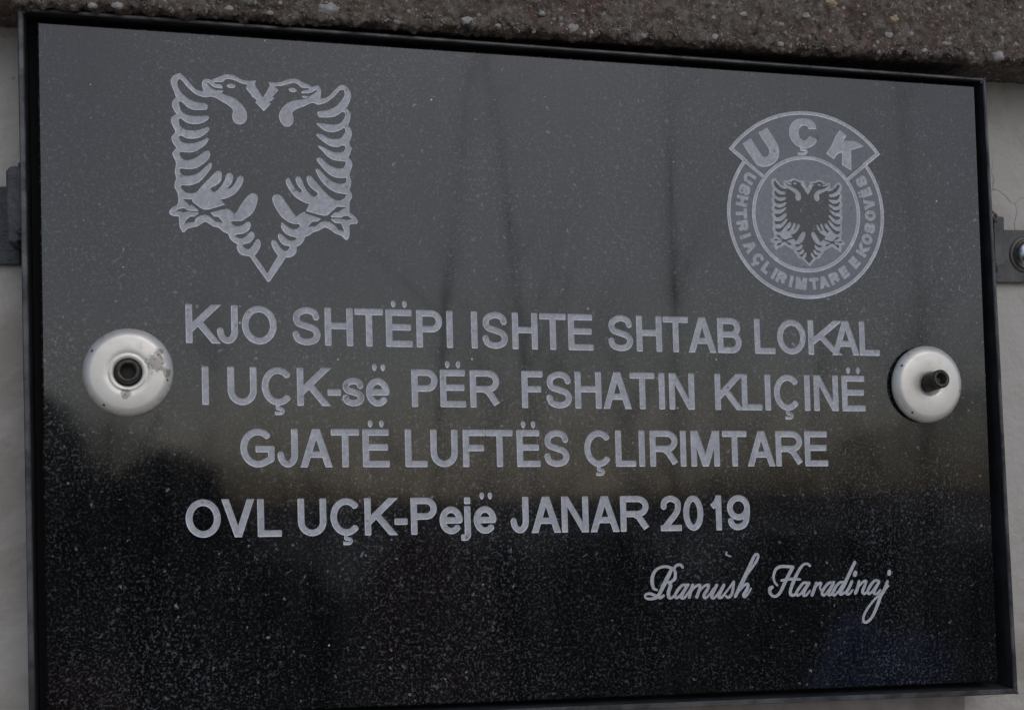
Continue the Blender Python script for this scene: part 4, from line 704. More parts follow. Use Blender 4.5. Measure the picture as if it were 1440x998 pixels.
SIG = [('R',[[(65.51,-134.31,1.3),(63.18,-132.89,1.96),(62.31,-128.44,2.39),(63.31,-124.06,2.17),(66.17,-121.07,1.74),(70.89,-119.92,1.74),(75.11,-120.96,1.74),(77.44,-122.82,1.74),(77.62,-126.82,2.17),(75.93,-128.97,1.96),(73.09,-130.19,1.52)],[(75.09,-122.29,2.17),(72.18,-127.5,2.83),(69.29,-132.69,2.61),(66.87,-137.02,2.17),(64.5,-139.12,1.96),(60.75,-139.63,1.74),(57.96,-138.85,1.52),(57.98,-136.87,1.52),(60.8,-136.32,1.74),(64.05,-137.56,1.96),(67.31,-139.02,2.17),(69.67,-138.01,1.74)],[(77,-121.03,1.74),(78.91,-119.32,1.74),(81.28,-119.19,1.74),(82.67,-120.79,1.74)],[(73.56,-129.76,1.74),(74.47,-132.01,2.39),(73,-135.94,2.39),(73.42,-139.27,2.17),(75.77,-139.15,1.52),(77.69,-137.02,1.52)]]),('a',[[(85.34,-132,1.52),(82.5,-131.89,1.74),(79.62,-134.43,1.96),(77.44,-137.89,1.96),(78.12,-139.69,1.74),(80.51,-138.46,1.52),(83.88,-134.61,1.74),(86.29,-131.81,1.74)],[(85.81,-132.02,2.17),(82.9,-136.34,2.17),(81.44,-139.39,2.17),(83.32,-139.91,1.74),(85.73,-137.34,1.52),(88.15,-134.33,1.39)]]),('m',[[(89.13,-132.15,2),(87.64,-136.53,2.17),(86.88,-139.61,2)],[(87.64,-136.53,1.3),(91.02,-133.11,1.57),(93.89,-132.34,1.83),(93.85,-134.56,2),(91.86,-139.6,2.17)],[(93.83,-135.9,1.3),(97.21,-132.91,1.57),(99.84,-132.57,1.83),(99.08,-135.22,2),(96.64,-138.68,2.17),(97.56,-140.5,1.74),(100.46,-138.39,1.39),(102.91,-134.92,1.3)]]),('u',[[(105.34,-132.79,2),(102.87,-137.15,2.17),(101.87,-140.23,2),(103.77,-140.54,1.57),(107.19,-136.88,1.57),(110.14,-132.98,2),(107.66,-137.35,2.17),(106.65,-140.43,2),(108.57,-140.51,1.57),(111.01,-137.93,1.3)]]),('s',[[(111.5,-137.5,1.3),(114.45,-134.04,1.39),(116.91,-131,1.39),(116.36,-135.01,1.74),(115.32,-139,1.91),(112.88,-140.91,1.74),(110.99,-139.49,1.3)]]),('h',[[(117.71,-140.44,2),(121.69,-133.43,2.83),(125.7,-125.95,2.61),(129.47,-118.45,2.17),(131.73,-114.7,1.83),(133.67,-114.76,1.65),(133.13,-117.67,1.83),(129.64,-122.5,1.65),(125.67,-127.3,1.65),(121.18,-135.21,1.57)],[(121.15,-136.55,1.3),(124.11,-133.53,1.74),(126.54,-133.18,1.83),(125.76,-136.29,2.17),(123.52,-139.34,2.17),(123.98,-140.93,1.83),(126.43,-139.01,1.39),(128.43,-135.95,1.3)]]),('H',[[(146.49,-134.41,1.52),(144.58,-132.08,1.52),(144.16,-128.45,1.74),(145.7,-124.44,1.96),(149.17,-122.76,1.96),(153.59,-122.92,1.96),(157.52,-123.29,1.96)],[(157.51,-123.52,2.17),(154.46,-128.39,2.39),(151.92,-132.82,2.39),(149.37,-137.69,2.17),(146.86,-140.75,1.96),(143.91,-141.53,1.74),(141.51,-139.17,2.17),(141.56,-136.47,2.61),(143.04,-135.63,2.17)],[(149.49,-131.59,1.52),(155.4,-130.92,1.74),(162.29,-131.41,1.52)],[(169.39,-123.04,1.52),(167.44,-121.61,1.52),(164.45,-122.41,1.74),(160.9,-126.82,2.17),(157.83,-132.59,2.39),(155.76,-137.49,2.17),(155.7,-140.66,2.17),(158.15,-141.21,1.74),(160.17,-139.03,1.39)]]),('a',[[(167.69,-133.89,1.52),(164.72,-133.77,1.74),(161.69,-136.83,1.96),(159.66,-139.91,1.96),(160.61,-141.54,1.74),(163.11,-140.06,1.52),(166.15,-136.55,1.74),(168.68,-133.92,1.96),(165.62,-138.34,2),(164.57,-141.48,2),(166.54,-141.56,1.57),(169.07,-138.94,1.39)]]),('r',[[(173.64,-134.12,2),(172.07,-138.15,2.26),(170.5,-141.72,2.17)],[(172.08,-137.69,1.3),(175.12,-134.63,1.57),(177.11,-134.48,1.57),(176.07,-136.94,1.39),(176.78,-138.79,1.39)]]),('a',[[(186.11,-134.15,1.57),(182.6,-134.47,1.74),(179.55,-137.08,1.96),(177.48,-140.64,2),(178.95,-142.07,1.74),(181.49,-139.89,1.52),(185.59,-135.04,1.96),(183,-139.04,2),(181.95,-141.73,2),(183.94,-141.82,1.57),(186.5,-139.18,1.39)]]),('d',[[(193.12,-134.42,1.57),(190.1,-134.53,1.74),(187.04,-137.38,1.96),(184.96,-140.95,1.96),(186.18,-142.36,1.74),(188.98,-140.2,1.57),(192.08,-136.21,1.83)],[(200.94,-121.89,2.17),(197.26,-128.63,2.26),(193.6,-135.36,2.44),(190.47,-140.71,2.17),(190.95,-142.1,1.83),(193.48,-140.84,1.39)]]),('i',[[(198.66,-134.18,2),(196.55,-138.22,2.17),(194.48,-141.33,2),(196.47,-142.1,1.57),(199.04,-139.69,1.3)],[(201.3,-128.55,2.78),(200.76,-129.91,2.78)]]),('n',[[(203.69,-134.38,2),(202.6,-138.46,2.17),(201.01,-141.6,2.17)],[(202.6,-138.46,1.3),(206.21,-134.93,1.57),(208.75,-134.34,1.83),(207.67,-137.28,2),(206.08,-140.89,2.17),(207.56,-142.33,1.74),(210.14,-140.14,1.3)]]),('a',[[(217.89,-134.47,1.57),(214.84,-134.35,1.74),(211.72,-137.44,2),(209.62,-141.03,2),(211.1,-142.47,1.74),(214.21,-139.84,1.57),(217.87,-135.39,1.91),(215.23,-139.42,2),(214.16,-142.14,2),(216.18,-142.68,1.57),(218.77,-140.48,1.39)]]),('j',[[(223.99,-135.16,2),(221.83,-140.15,2.44),(218.67,-144.62,2.44),(216.52,-150.05,2.26),(213.33,-156.34,1.96),(210.21,-159.86,1.87),(207.15,-160.78,1.74),(206.2,-158.31,1.74),(207.8,-154.26,1.74),(211.97,-148.93,1.52),(216.64,-144.54,1.52),(221.3,-141.05,1.3),(224.69,-137.96,1.3)],[(225.56,-128.77,2.61),(225.23,-130.14,2.61)]])]
for ch, strokes in SIG:
    pl = []
    for s_ in strokes:
        c_ = catmull(s_, False, 4)
        pl += stroke([p[:2] for p in c_], [float(p[2]) for p in c_], 'round', 'round')
    regions.append(Region('script_letter', pl, depth=0.3, inset=0.15, mats=(M_CUT, M_CUT_EDGE)))
CHIP = [(112.41,-112.46,1.09),(111.91,-113.79,1.09),(113.34,-114.51,0.87),(115.25,-115.25,0.7)]
regions.append(Region('chip', stroke([p[:2] for p in CHIP], [p[2] for p in CHIP], 'round', 'round'), depth=0.3, inset=0.1, mats=(M_CUT, M_CUT_EDGE)))

# ------------------------------------------------------------------ one triangulation of the whole face
def build_face():
    key, pts, edges = {}, [], []
    def vid(p):
        k = (round(float(p[0]), 3), round(float(p[1]), 3))
        if k not in key:
            key[k] = len(pts); pts.append(Vector(k))
        return key[k]
    sl = [vid(p) for p in SLAB_IN]
    for i in range(4): edges.append((sl[i], sl[(i + 1) % 4]))
    for r in regions:
        for a, b in r.edges:
            i, j = vid(a), vid(b)
            if i != j: edges.append((i, j))
    edges = list({(min(e), max(e)) for e in edges})
    ov, oe, of = delaunay_2d_cdt(pts, edges, [], 0, 5e-4)[:3]
    V = np.array([(v.x, v.y) for v in ov])
    T = np.array([t for t in of if len(t) == 3])
    cen = V[T].mean(1)
    lab = np.full(len(T), -1)
    for k, r in enumerate(regions):
        near = np.where((cen[:, 0] > r.lo[0] - 1) & (cen[:, 0] < r.hi[0] + 1) & (cen[:, 1] > r.lo[1] - 1) & (cen[:, 1] < r.hi[1] + 1))[0]
        if len(near):
            hit = near[r.test(cen[near])]
            lab[hit] = k
    return V, T, lab

def inset_slab(q, d):
    c = np.mean(np.array(q), 0)
    return [tuple(np.array(p) + np.sign(c - np.array(p)) * d) for p in q]
CH = 0.9
SLAB_IN = inset_slab(SLAB, CH)
V, T, lab = build_face()
depth = {-1: 0.0}
for k, r in enumerate(regions): depth[k] = r.depth
# neighbours over each edge
emap = {}
for ti, t in enumerate(T):
    # make every triangle counter-clockwise
    a, b, c = V[t[0]], V[t[1]], V[t[2]]
    if (b[0] - a[0]) * (c[1] - a[1]) - (b[1] - a[1]) * (c[0] - a[0]) < 0:
        T[ti] = t[::-1]
for ti, t in enumerate(T):
    for i in range(3):
        emap[(int(t[i]), int(t[(i + 1) % 3]))] = ti

def build_region(k):
    tris = T[lab == k]
    d = depth[k]
    ins = regions[k].inset if k >= 0 else 0.0
    nrm, blocked, walls = {}, set(), []
    for t in tris:
        for i in range(3):
            a, b = int(t[i]), int(t[(i + 1) % 3])
            o = emap.get((b, a))
            if o is None or lab[o] == k: continue
            do = depth[int(lab[o])]
            e = V[b] - V[a]; L = np.linalg.norm(e)
            if do < d and L > 0:
                n_ = np.array([-e[1], e[0]]) / L       # points into the region (ccw)
                nrm.setdefault(a, []).append(n_); nrm.setdefault(b, []).append(n_)
                walls.append((a, b, do))
            else:
                blocked.add(a); blocked.add(b)
    pos, idx, faces, mi = [], {}, [], []
    def vert(u, v, z):
        pos.append((u * MM, z * MM, v * MM)); return len(pos) - 1
    def floor(i):
        if i not in idx:
            p = V[i].copy()
            if i in nrm and i not in blocked and ins > 0:
                s = np.sum(nrm[i], 0); l = np.linalg.norm(s)
                if l > 1e-6:
                    s /= l
                    c = max(0.5, float(np.mean([s @ n_ for n_ in nrm[i]])))
                    p = p + s * ins / c
            idx[i] = vert(p[0], p[1], d)
        return idx[i]
    for t in tris:
        faces.append(tuple(floor(int(i)) for i in t)); mi.append(0)
    top = {}
    def topv(i, z):
        if (i, z) not in top: top[(i, z)] = vert(V[i][0], V[i][1], z)
        return top[(i, z)]
    for a, b, do in walls:
        faces.append((floor(a), topv(a, do), topv(b, do), floor(b))); mi.append(1)
    me = bpy.data.meshes.new(regions[k].name if k >= 0 else 'slab')
    me.from_pydata(pos, [], faces)
    return me, mi

# slab: polished face with the cuts open, chamfer, sides, back
me, mi = build_region(-1)
bm = bmesh.new(); bm.from_mesh(me); bpy.data.meshes.remove(me)
f0 = [bm.verts.new((p[0] * MM, 0, p[1] * MM)) for p in SLAB_IN]
f1 = [bm.verts.new((p[0] * MM, CH * MM, p[1] * MM)) for p in SLAB]
f2 = [bm.verts.new((p[0] * MM, 20 * MM, p[1] * MM)) for p in SLAB]
for i in range(4):
    j = (i + 1) % 4
    bm.faces.new((f0[i], f1[i], f1[j], f0[j]))
    f = bm.faces.new((f1[i], f2[i], f2[j], f1[j])); f.material_index = 1
f = bm.faces.new(f2); f.material_index = 1
slab = obj('slab', bm, [M_GRANITE, M_SAWN], plaque)

badge_obj = None
for k, r in sorted(enumerate(regions), key=lambda kr: kr[1] is not badge):
    if not (lab == k).any(): continue
    me, mi = build_region(k)
    par = plaque
    if r in badge_children: par = badge_obj
    o = link(r.name, me, par, r.mats)
    if r.mats[0] is not r.mats[1]:
        for p, m_ in zip(me.polygons, mi): p.material_index = m_
    if r is badge:
        badge_obj = o
        o['label'] = 'round crest with a top banner and lettered ring'
    if r.name == 'eagle_emblem': o['label'] = 'large outlined double-headed eagle'
    if r.name == 'script_letter': pass

# ------------------------------------------------------------------ wall
WY = 0.042
bm = bmesh.new()
nx, nz = 260, 200
x0, x1, z0, z1 = -0.62, 0.62, -0.45, 0.45
grid = {}
def wall_y(x, z):
    return WY + 0.0016 * noise.noise(Vector((x * 9, 0, z * 9))) + 0.0006 * noise.noise(Vector((x * 55, 4, z * 55)))
for i in range(nx + 1):
    for j in range(nz + 1):
        x = x0 + (x1 - x0) * i / nx; z = z0 + (z1 - z0) * j / nz
        edge = i in (0, nx) or j in (0, nz)
        grid[i, j] = bm.verts.new((x, WY if edge else wall_y(x, z), z + H))
for i in range(nx):
    for j in range(nz):
        bm.faces.new((grid[i, j], grid[i + 1, j], grid[i + 1, j + 1], grid[i, j + 1]))
# rest of the wall
X0, X1, Z0, Z1 = -3.0, 3.5, -H, 1.2
def quad(a, b, c, d): bm.faces.new([bm.verts.new(p) for p in (a, b, c, d)])
z0w, z1w = z0 + H, z1 + H
quad((X0, WY, 0), (x0, WY, 0), (x0, WY, Z1 + H), (X0, WY, Z1 + H))
quad((x1, WY, 0), (X1, WY, 0), (X1, WY, Z1 + H), (x1, WY, Z1 + H))
quad((x0, WY, 0), (x1, WY, 0), (x1, WY, z0w), (x0, WY, z0w))
quad((x0, WY, z1w), (x1, WY, z1w), (x1, WY, Z1 + H), (x0, WY, Z1 + H))
quad((X0, WY + .25, 0), (X0, WY, 0), (X0, WY, Z1 + H), (X0, WY + .25, Z1 + H))
quad((X1, WY, 0), (X1, WY + .25, 0), (X1, WY + .25, Z1 + H), (X1, WY, Z1 + H))
quad((X0, WY, Z1 + H), (X1, WY, Z1 + H), (X1, WY + .25, Z1 + H), (X0, WY + .25, Z1 + H))
wall = obj('rendered_wall', bm, M_WALL, None, True)
tag(wall, 'grey painted rendered wall with hairline cracks behind the plaque', 'wall')

bm = bmesh.new()
add_prism(bm, [(-.10, H - .300), (.3026, H - .300), (.3022, H - .204), (-.10, H - .204)], WY - .0035, WY + .003, .0012)
M_PATCH = make_simple("brownish_patch", (0.22, 0.18, 0.15), (0.33, 0.28, 0.245), 40, 0.85, 0, .5)  # raised patch below the frame, browner than the wall
patch = obj('brown_patch', bm, M_PATCH, wall)

# ------------------------------------------------------------------ steel frame
FR = [(-313.72,210.18),(302.35,198.4),(315.45,-212.25),(-305.49,-199.09)]
frame = thing('plaque_frame', 'black welded steel frame around the granite plaque with side brackets', 'frame', (0, 0, H))
FT = 3.6
fr_in = [(FR[0][0] + 3.4, FR[0][1] - 2.4), (FR[1][0] - 2.2, FR[1][1] - 2.0), (FR[2][0] - 3.2, FR[2][1] + 3.4), (FR[3][0] + 3.2, FR[3][1] + 3.6)]
def lerp(a, b, t): return (a[0] + (b[0] - a[0]) * t, a[1] + (b[1] - a[1]) * t)
def bar(o0, o1, i0, i1, nrm2, name='frame_bar'):
    """one welded bar of angle section: thin outer web, wide back flange"""
    bm = bmesh.new()
    q = [(p[0] * MM, p[1] * MM) for p in (o0, o1, i1, i0)]
    n = 40
    # outer web, subdivided along its length with slight waviness
    for k in range(1):
        rows = []
        for s in range(n + 1):
            t = s / n
            a = lerp(q[0], q[1], t); b = lerp(q[3], q[2], t)
            wv = 0.00025 * noise.noise(Vector((a[0] * 12, a[1] * 12, 7))) if 0 < s < n else 0
            rows.append([(a[0] + nrm2[0] * wv, -.004 + .0006, a[1] + nrm2[1] * wv), (a[0], .030, a[1]),
                         (b[0], .030, b[1]), (b[0], -.004 + .0006, b[1]),
                         (b[0] + nrm2[0] * .0006, -.004, b[1] + nrm2[1] * .0006), (a[0] - nrm2[0] * .0006, -.004, a[1] - nrm2[1] * .0006)])
        vr = [[bm.verts.new(p) for p in r_] for r_ in rows]
        for a, b in zip(vr[:-1], vr[1:]):
            for i in range(6):
                j = (i + 1) % 6
                f = bm.faces.new((a[i], a[j], b[j], b[i]))
                if i in (3, 4, 5): f.material_index = 1
        bm.faces.new(vr[0]); bm.faces.new(vr[-1][::-1])
    # back flange
    w = .020
    fl = [(q[3][0], q[3][1]), (q[2][0], q[2][1]), (q[2][0] - nrm2[0] * w, q[2][1] - nrm2[1] * w), (q[3][0] - nrm2[0] * w, q[3][1] - nrm2[1] * w)]
    k0 = len(bm.faces)
    add_prism(bm, fl, .0215, .0245)
    bm.faces.ensure_lookup_table()
    for f in bm.faces[k0:]: f.material_index = 2  # flange painted near-black as well, for the shade in the gap
    # black inner lining of the web
    bmesh.ops.recalc_face_normals(bm, faces=bm.faces[:])
    o = obj(name, bm, [M_STEEL, M_STEEL_WORN, M_DARK], frame)
    return o
bar(FR[0], FR[1], fr_in[0], fr_in[1], (0, 1))
bar(FR[1], FR[2], fr_in[1], fr_in[2], (1, 0))
bar(FR[2], FR[3], fr_in[2], fr_in[3], (0, -1))
bar(FR[3], FR[0], fr_in[3], fr_in[0], (-1, 0))
# near-black sheet between slab and frame, the gap's shade put into its colour
bm = bmesh.new()
def ringp(out, inn, y0, y1):
    a = [bm.verts.new((p[0] * MM, y0, p[1] * MM)) for p in out]
    b = [bm.verts.new((p[0] * MM, y0, p[1] * MM)) for p in inn]
    for i in range(4):
        j = (i + 1) % 4
        bm.faces.new((a[i], a[j], b[j], b[i]))
ringp([(p[0] - np.sign(p[0]) * .3, p[1] - np.sign(p[1]) * .3) for p in fr_in], [(p[0] - np.sign(p[0]) * 1.5, p[1] - np.sign(p[1]) * 1.5) for p in SLAB], .019, .019)
gap_shade = obj('gap_shade', bm, M_DARK, frame)

def lump(bm, c, r, seed, sq=(1, 1, 1), sub=3):
    res = bmesh.ops.create_icosphere(bm, subdivisions=sub, radius=1.0)
    for v in res['verts']:
        k = 1 + .35 * noise.noise(v.co * 1.7 + Vector((seed * 3.1, seed, 0)))
        v.co = Vector((v.co.x * sq[0], v.co.y * sq[1], v.co.z * sq[2])) * r * k + Vector(c)

def mm(q): return [(p[0] * MM, p[1] * MM) for p in q]
bm = bmesh.new(); add_prism(bm, mm([(332.01,102.11),(373.51,102.74),(372.42,64.93),(333.26,64.96)]), .037, WY - .0006, .0008)
obj('strap', bm, M_STRAP, frame)
PR = mm([(312.29,106.82),(320.16,106.76),(320.08,74.01),(312.71,72.44)])
bm = bmesh.new(); add_prism(bm, PR, .006, .037, .0009)
obj('bracket_plate', bm, M_STRAP, frame)
bm = bmesh.new(); add_prism(bm, mm([(-339.5,113.5),(-316.91,114.15),(-315.9,67.17),(-339.24,67.66)]), .037, WY - .0006, .0010)
obj('strap', bm, M_STRAP_BLUE, frame)
PL = mm([(-320.61,117.96),(-318.32,120.48),(-311.03,121.33),(-310.68,86.39),(-311.62,81.47),(-314.29,76.94),(-319.64,76.84)])
bm = bmesh.new(); add_prism(bm, PL, .006, .037, .0010)
obj('bracket_plate', bm, M_STRAP_BLUE, frame)
for q, mt_, s_ in ((PR[3], M_STRAP, 1), (PR[0], M_STRAP, 2), (PL[4], M_STRAP_BLUE, 4), (PL[2], M_STRAP_BLUE, 7)):
    bm = bmesh.new()
    for k in range(5):
        lump(bm, (q[0] + .0011 * math.sin(k * 2.3 + s_), .005 + .0012 * math.cos(k * 1.7), q[1] + .0013 * (k - 2)), .0015 + .0004 * math.sin(k + s_), s_ * 7 + k, (1, .7, .9), 2)
    obj('weld_bead', bm, mt_, frame, True)

for q in FR:
    bm = bmesh.new()
    sx_, sz_ = np.sign(q[0]), np.sign(q[1])
    for k in range(6):
        lump(bm, ((q[0] - sx_ * (1.0 + k * .55)) * MM, -.0038 + .0003 * math.sin(k * 2), (q[1] - sz_ * (.8 + k * .5)) * MM), .0009 + .0003 * math.sin(k * 1.9 + q[0]), k + 3, (1, .6, 1), 2)
    obj('weld_bead', bm, M_STEEL, frame, True)
# screw in the right strap
sx, sz = [v * MM for v in (357.12,84.99)]
screw = thing('wall_screw', 'round bright screw head in the bracket at the right edge', 'screw', (sx, .037, sz + H))
bm = bmesh.new()
add_lathe(bm, [(.0105, 0), (.0108, .0012), (.0102, .0035), (.0082, .0060), (.0055, .0075), (.0030, .0080)], 48)
obj('screw_head', bm, M_CHROME, screw, True)
bm = bmesh.new(); add_lathe(bm, [(.0130, -.0008), (.0130, .0006), (.0122, .0011), (.0100, .0011)], 48)
obj('flat_washer', bm, M_STRAP, screw, True)

# ------------------------------------------------------------------ washers with bolts
WS = [(-252.81,2.33),(253.57,-7.12)]
BO = [(-252.12,4.36),(251.28,-7.48)]
def washer(label, c, mt, collar):
    t = thing('cap_washer', label, 'washer', (c[0] * MM, 0, c[1] * MM + H), 'domed washers bolted through the plaque')
    bm = bmesh.new(); add_lathe(bm, [(.0235, .0002), (.0247, .0006), (.0247, .0020), (.0235, .0026)], 96, (.0003, 0, -.0006))
    obj('rubber_gasket', bm, M_RUBBER, t, True)
    prof = [(.0236, .0020), (.0250, .0020), (.0253, .0026), (.0252, .0036), (.0246, .0048), (.0232, .0065), (.0218, .0076), (.0210, .0080), (.0200, .0082), (.0140, .0084), (.0125, .0084)]
    if collar: prof += [(.0114, .0081), (.0108, .0080), (.0102, .0083), (.0088, .0083), (.0080, .0076), (.0077, .0002)]
    else: prof += [(.0090, .0083), (.0068, .0080), (.0064, .0060)]
    bm = bmesh.new(); add_lathe(bm, prof, 128, wob=.006)
    obj('washer_cap', bm, mt, t, True)
    return t
wl_ = washer('large pale domed washer left of the lettering, scuffed, holding a dark recessed bolt', WS[0], M_W1, True)
wr_ = washer('pale domed washer right of the lettering with a bolt sticking out of it', WS[1], M_W2, False)
dx, dz = (BO[0][0] - WS[0][0]) * MM, (BO[0][1] - WS[0][1]) * MM
bm = bmesh.new()
add_lathe(bm, [(.0075, .0004), (.0075, .0062), (.0070, .0074), (.0056, .0080), (.0046, .0079), (.0041, .0072), (.0034, .0010), (.0018, .0008)], 48, (dx * .1, 0, dz * .12 + .0001), (0.01, -1, .07))
obj('bolt', bm, M_BOLT, wl_, True)
dx, dz = (BO[1][0] - WS[1][0]) * MM, (BO[1][1] - WS[1][1]) * MM
bm = bmesh.new()
prof = [(.0060, .004)]
for k in range(9):
    h = .0085 + k * .00125
    prof += [(.0060, h), (.0057, h + .0006)]
prof += [(.0060, .0205), (.0060, .0218), (.0055, .0226), (.0040, .0228), (.0034, .0222), (.0031, .0170), (.0012, .0165)]
add_lathe(bm, prof, 48, (dx * .4, 0, dz * .4), (0.03, -1, .16))
obj('bolt', bm, M_BOLT, wr_, True)

# ------------------------------------------------------------------ concrete ledge
LG = [(-310.51,210.03),(319.66,208.34)]
lk = (LG[1][1] - LG[0][1]) / (LG[1][0] - LG[0][0])
def ledge_z(x): return (LG[0][1] + lk * (x / MM - LG[0][0])) * MM
LYF = -.012
rng = random.Random(5)
xs = list(np.arange(-.40, .40, .0013))
xs = list(np.linspace(-1.6, -.42, 30)) + xs + list(np.linspace(.42, 1.6, 30))
prof = [(0.0, .20), (0.0, .12), (0.0, .07)] + [(0.0, z) for z in np.arange(.052, .0035, -.0013)] + [(0.0, .0025), (.0006, .0012), (.002, .0003), (.0035, 0.0)] + [(y, 0.0) for y in np.arange(.005, .020, .0015)] + [(.03, 0), (.05, 0), (.056, 0)]
bm = bmesh.new()
rows = []
for x in xs:
    col = []
    for (py, pz) in prof:
        P = Vector((x, py, pz))
        n1 = noise.noise(P * 38)
        n2 = noise.noise(P * 120 + Vector((9, 2, 1)))
        n3 = noise.noise(P * 330 + Vector((4, 7, 2)))
        n4 = noise.noise(P * 700)
        a = .0020 * n1 + .0022 * n2 + .0014 * n3 + .0009 * n4
        edge = math.exp(-(pz / .006) ** 2) if py < .01 else 0.3
        y = LYF + py - a + edge * .0010 * n3
        z = pz - (0.0034 * n2 + .0026 * n3 + .0018 * n1 + .0012 * n4) * (edge if pz < .02 else 0) + ledge_z(x)
        col.append(bm.verts.new((x, y, z + H)))
    rows.append(col)
for a, b in zip(rows[:-1], rows[1:]):
    for i in range(len(prof) - 1):
        bm.faces.new((a[i], b[i], b[i + 1], a[i + 1]))
# top and ends
for a, b in zip(rows[:-1], rows[1:]):
    bm.faces.new((a[0], bm.verts.new((a[0].co.x, WY + .002, a[0].co.z)), bm.verts.new((b[0].co.x, WY + .002, b[0].co.z)), b[0]))
bmesh.ops.recalc_face_normals(bm, faces=bm.faces[:])
ledge = obj('concrete_ledge', bm, M_CONC, None, True)
tag(ledge, 'rough brownish concrete ledge with pebbles overhanging the top of the plaque', 'ledge')

# stones that show singly
M_PEB3 = make_simple("dull_pebble", (0.22, 0.19, 0.15), (0.34, 0.30, 0.24), 200, 0.7, 0, 0.4)
M_PEB1 = make_simple("pale_pebble", (0.22, 0.20, 0.18), (0.40, 0.37, 0.34), 300, 0.75, 0, 0.5)
for k, (x, z, r, c) in enumerate([(306.35,211.51,4.3,0),(-138.59,216.65,4.73,0),(-55.37,214.65,3.01,0),(10.4,213.56,3.44,0),(-8.1,221.79,1.94,0),(186.41,240.24,3.44,1),(230.42,232.54,2.79,1),(168.23,230.79,2.15,0),(150.29,223.74,2.15,2),(210.53,234.2,2.15,0),(226.58,221.5,2.58,0),(267.92,217.6,2.15,0),(286.71,211.93,1.72,0),(150.05,211.29,1.94,0),(252.15,212.5,1.72,0),(-272.26,210.72,2.15,0),(-258.66,211.54,2.58,0),(-196.26,213.63,2.15,0),(-97.07,211.81,2.15,0),(57.48,211.72,1.94,0),(104.9,213.42,2.15,0),(321.07,220.45,2.15,2),(-172.61,212.52,1.72,0),(-35.95,212.7,1.72,0),(124.48,229.14,2.15,0)]):
    bm = bmesh.new()
    lump(bm, (x * MM, LYF + .0004, z * MM + H), r * MM, k + 1, (1.25, .55, .8 if c != 1 else 1.0))
    obj('pebble', bm, (M_PEB1, M_PEB2, M_PEB3)[int(c)], ledge, True)
bm = bmesh.new()
rng = random.Random(11)
for k in range(1500):
    x = rng.uniform(-.36, .38)
    low = rng.random() < .5
    z = abs(rng.gauss(0, .005)) if low else rng.uniform(.0, .05)
    r = rng.choice([.0004, .0005, .0006, .0008, .0011]) * (1.0 if low else .9)
    res = bmesh.ops.create_icosphere(bm, subdivisions=1, radius=r)
    q = Matrix.Rotation(rng.uniform(0, 6), 3, 'Y') @ Matrix.Rotation(rng.uniform(-.6, .6), 3, 'X')
    sc = Vector((rng.uniform(.8, 1.7), rng.uniform(.5, .9), rng.uniform(.6, 1.1)))
    for v in res['verts']:
        p = Vector((v.co.x * sc.x, v.co.y * sc.y, v.co.z * sc.z)) * rng.uniform(.6, 1.3)
        v.co = q @ p + Vector((x, LYF + .0002 + rng.uniform(-.0009, .0009), ledge_z(x) + z + .0008 + H))
grit = obj('grit', bm, M_PEB, ledge)
grit['kind'] = 'stuff'

# ------------------------------------------------------------------ what the polished face mirrors, behind the viewer
bm = bmesh.new()
n = 40
gv = [[None] * (n + 1) for _ in range(n + 1)]
for i in range(n + 1):
    for j in range(n + 1):
        x = -300 + 600 * i / n; y = 4.0 - 604 * (j / n) ** 2
        gv[i][j] = bm.verts.new((x, y, 0))
for i in range(n):
    for j in range(n):
        bm.faces.new((gv[i][j], gv[i + 1][j], gv[i + 1][j + 1], gv[i][j + 1]))
bmesh.ops.recalc_face_normals(bm, faces=bm.faces[:])
ground = obj('ground', bm, M_GRASS)
tag(ground, 'pale dry gravel yard in front of the wall', kind='structure')

bm = bmesh.new()
prev = None
for i in range(81):
    x = -220 + 5.5 * i
    h = 2.2 + 1.2 * noise.noise(Vector((x * .012, 1, 0))) + 1.2 * noise.noise(Vector((x * .05, 5, 0)))
    a = [bm.verts.new((x, -110 + 6 * noise.noise(Vector((x * .03, 0, 2))), -.1)), bm.verts.new((x, -150, h)), bm.verts.new((x, -260, h * .6)), bm.verts.new((x, -300, -.1))]
    if prev:
        for k in range(3): bm.faces.new((prev[k], a[k], a[k + 1], prev[k + 1]))
    prev = a
hill = obj('hills', bm, M_HILL, None, True)
tag(hill, 'low brown winter hillside mirrored in the plaque', kind='structure')

def branch(bm, p, d, L, r, lev, rg):
    n = 5
    pts, rads = [Vector(p)], [r]
    q, dd = Vector(p), Vector(d).normalized()
    kids = []
    for k in range(n):
        dd = (dd + Vector((rg.uniform(-1, 1), rg.uniform(-1, 1), rg.uniform(-.4, .8))) * .13).normalized()
        q = q + dd * L / n
        pts.append(q.copy()); rads.append(r * (1 - .75 * (k + 1) / n))
        kids.append((q.copy(), dd.copy(), rads[-1]))
    add_tube(bm, pts, rads, 6 if lev < 2 else 4)
    if lev >= 3: return
    for k in range(5 if lev == 0 else 3):
        c, cd, cr = kids[rg.randrange(1 if lev == 0 else 0, n)]
        az_ = rg.uniform(0, 2 * PI)
        side = Vector((math.cos(az_), math.sin(az_), rg.uniform(.3, 1.1)))
        branch(bm, c, (cd * .5 + side).normalized(), L * rg.uniform(.28, .45), cr * .5, lev + 1, rg)

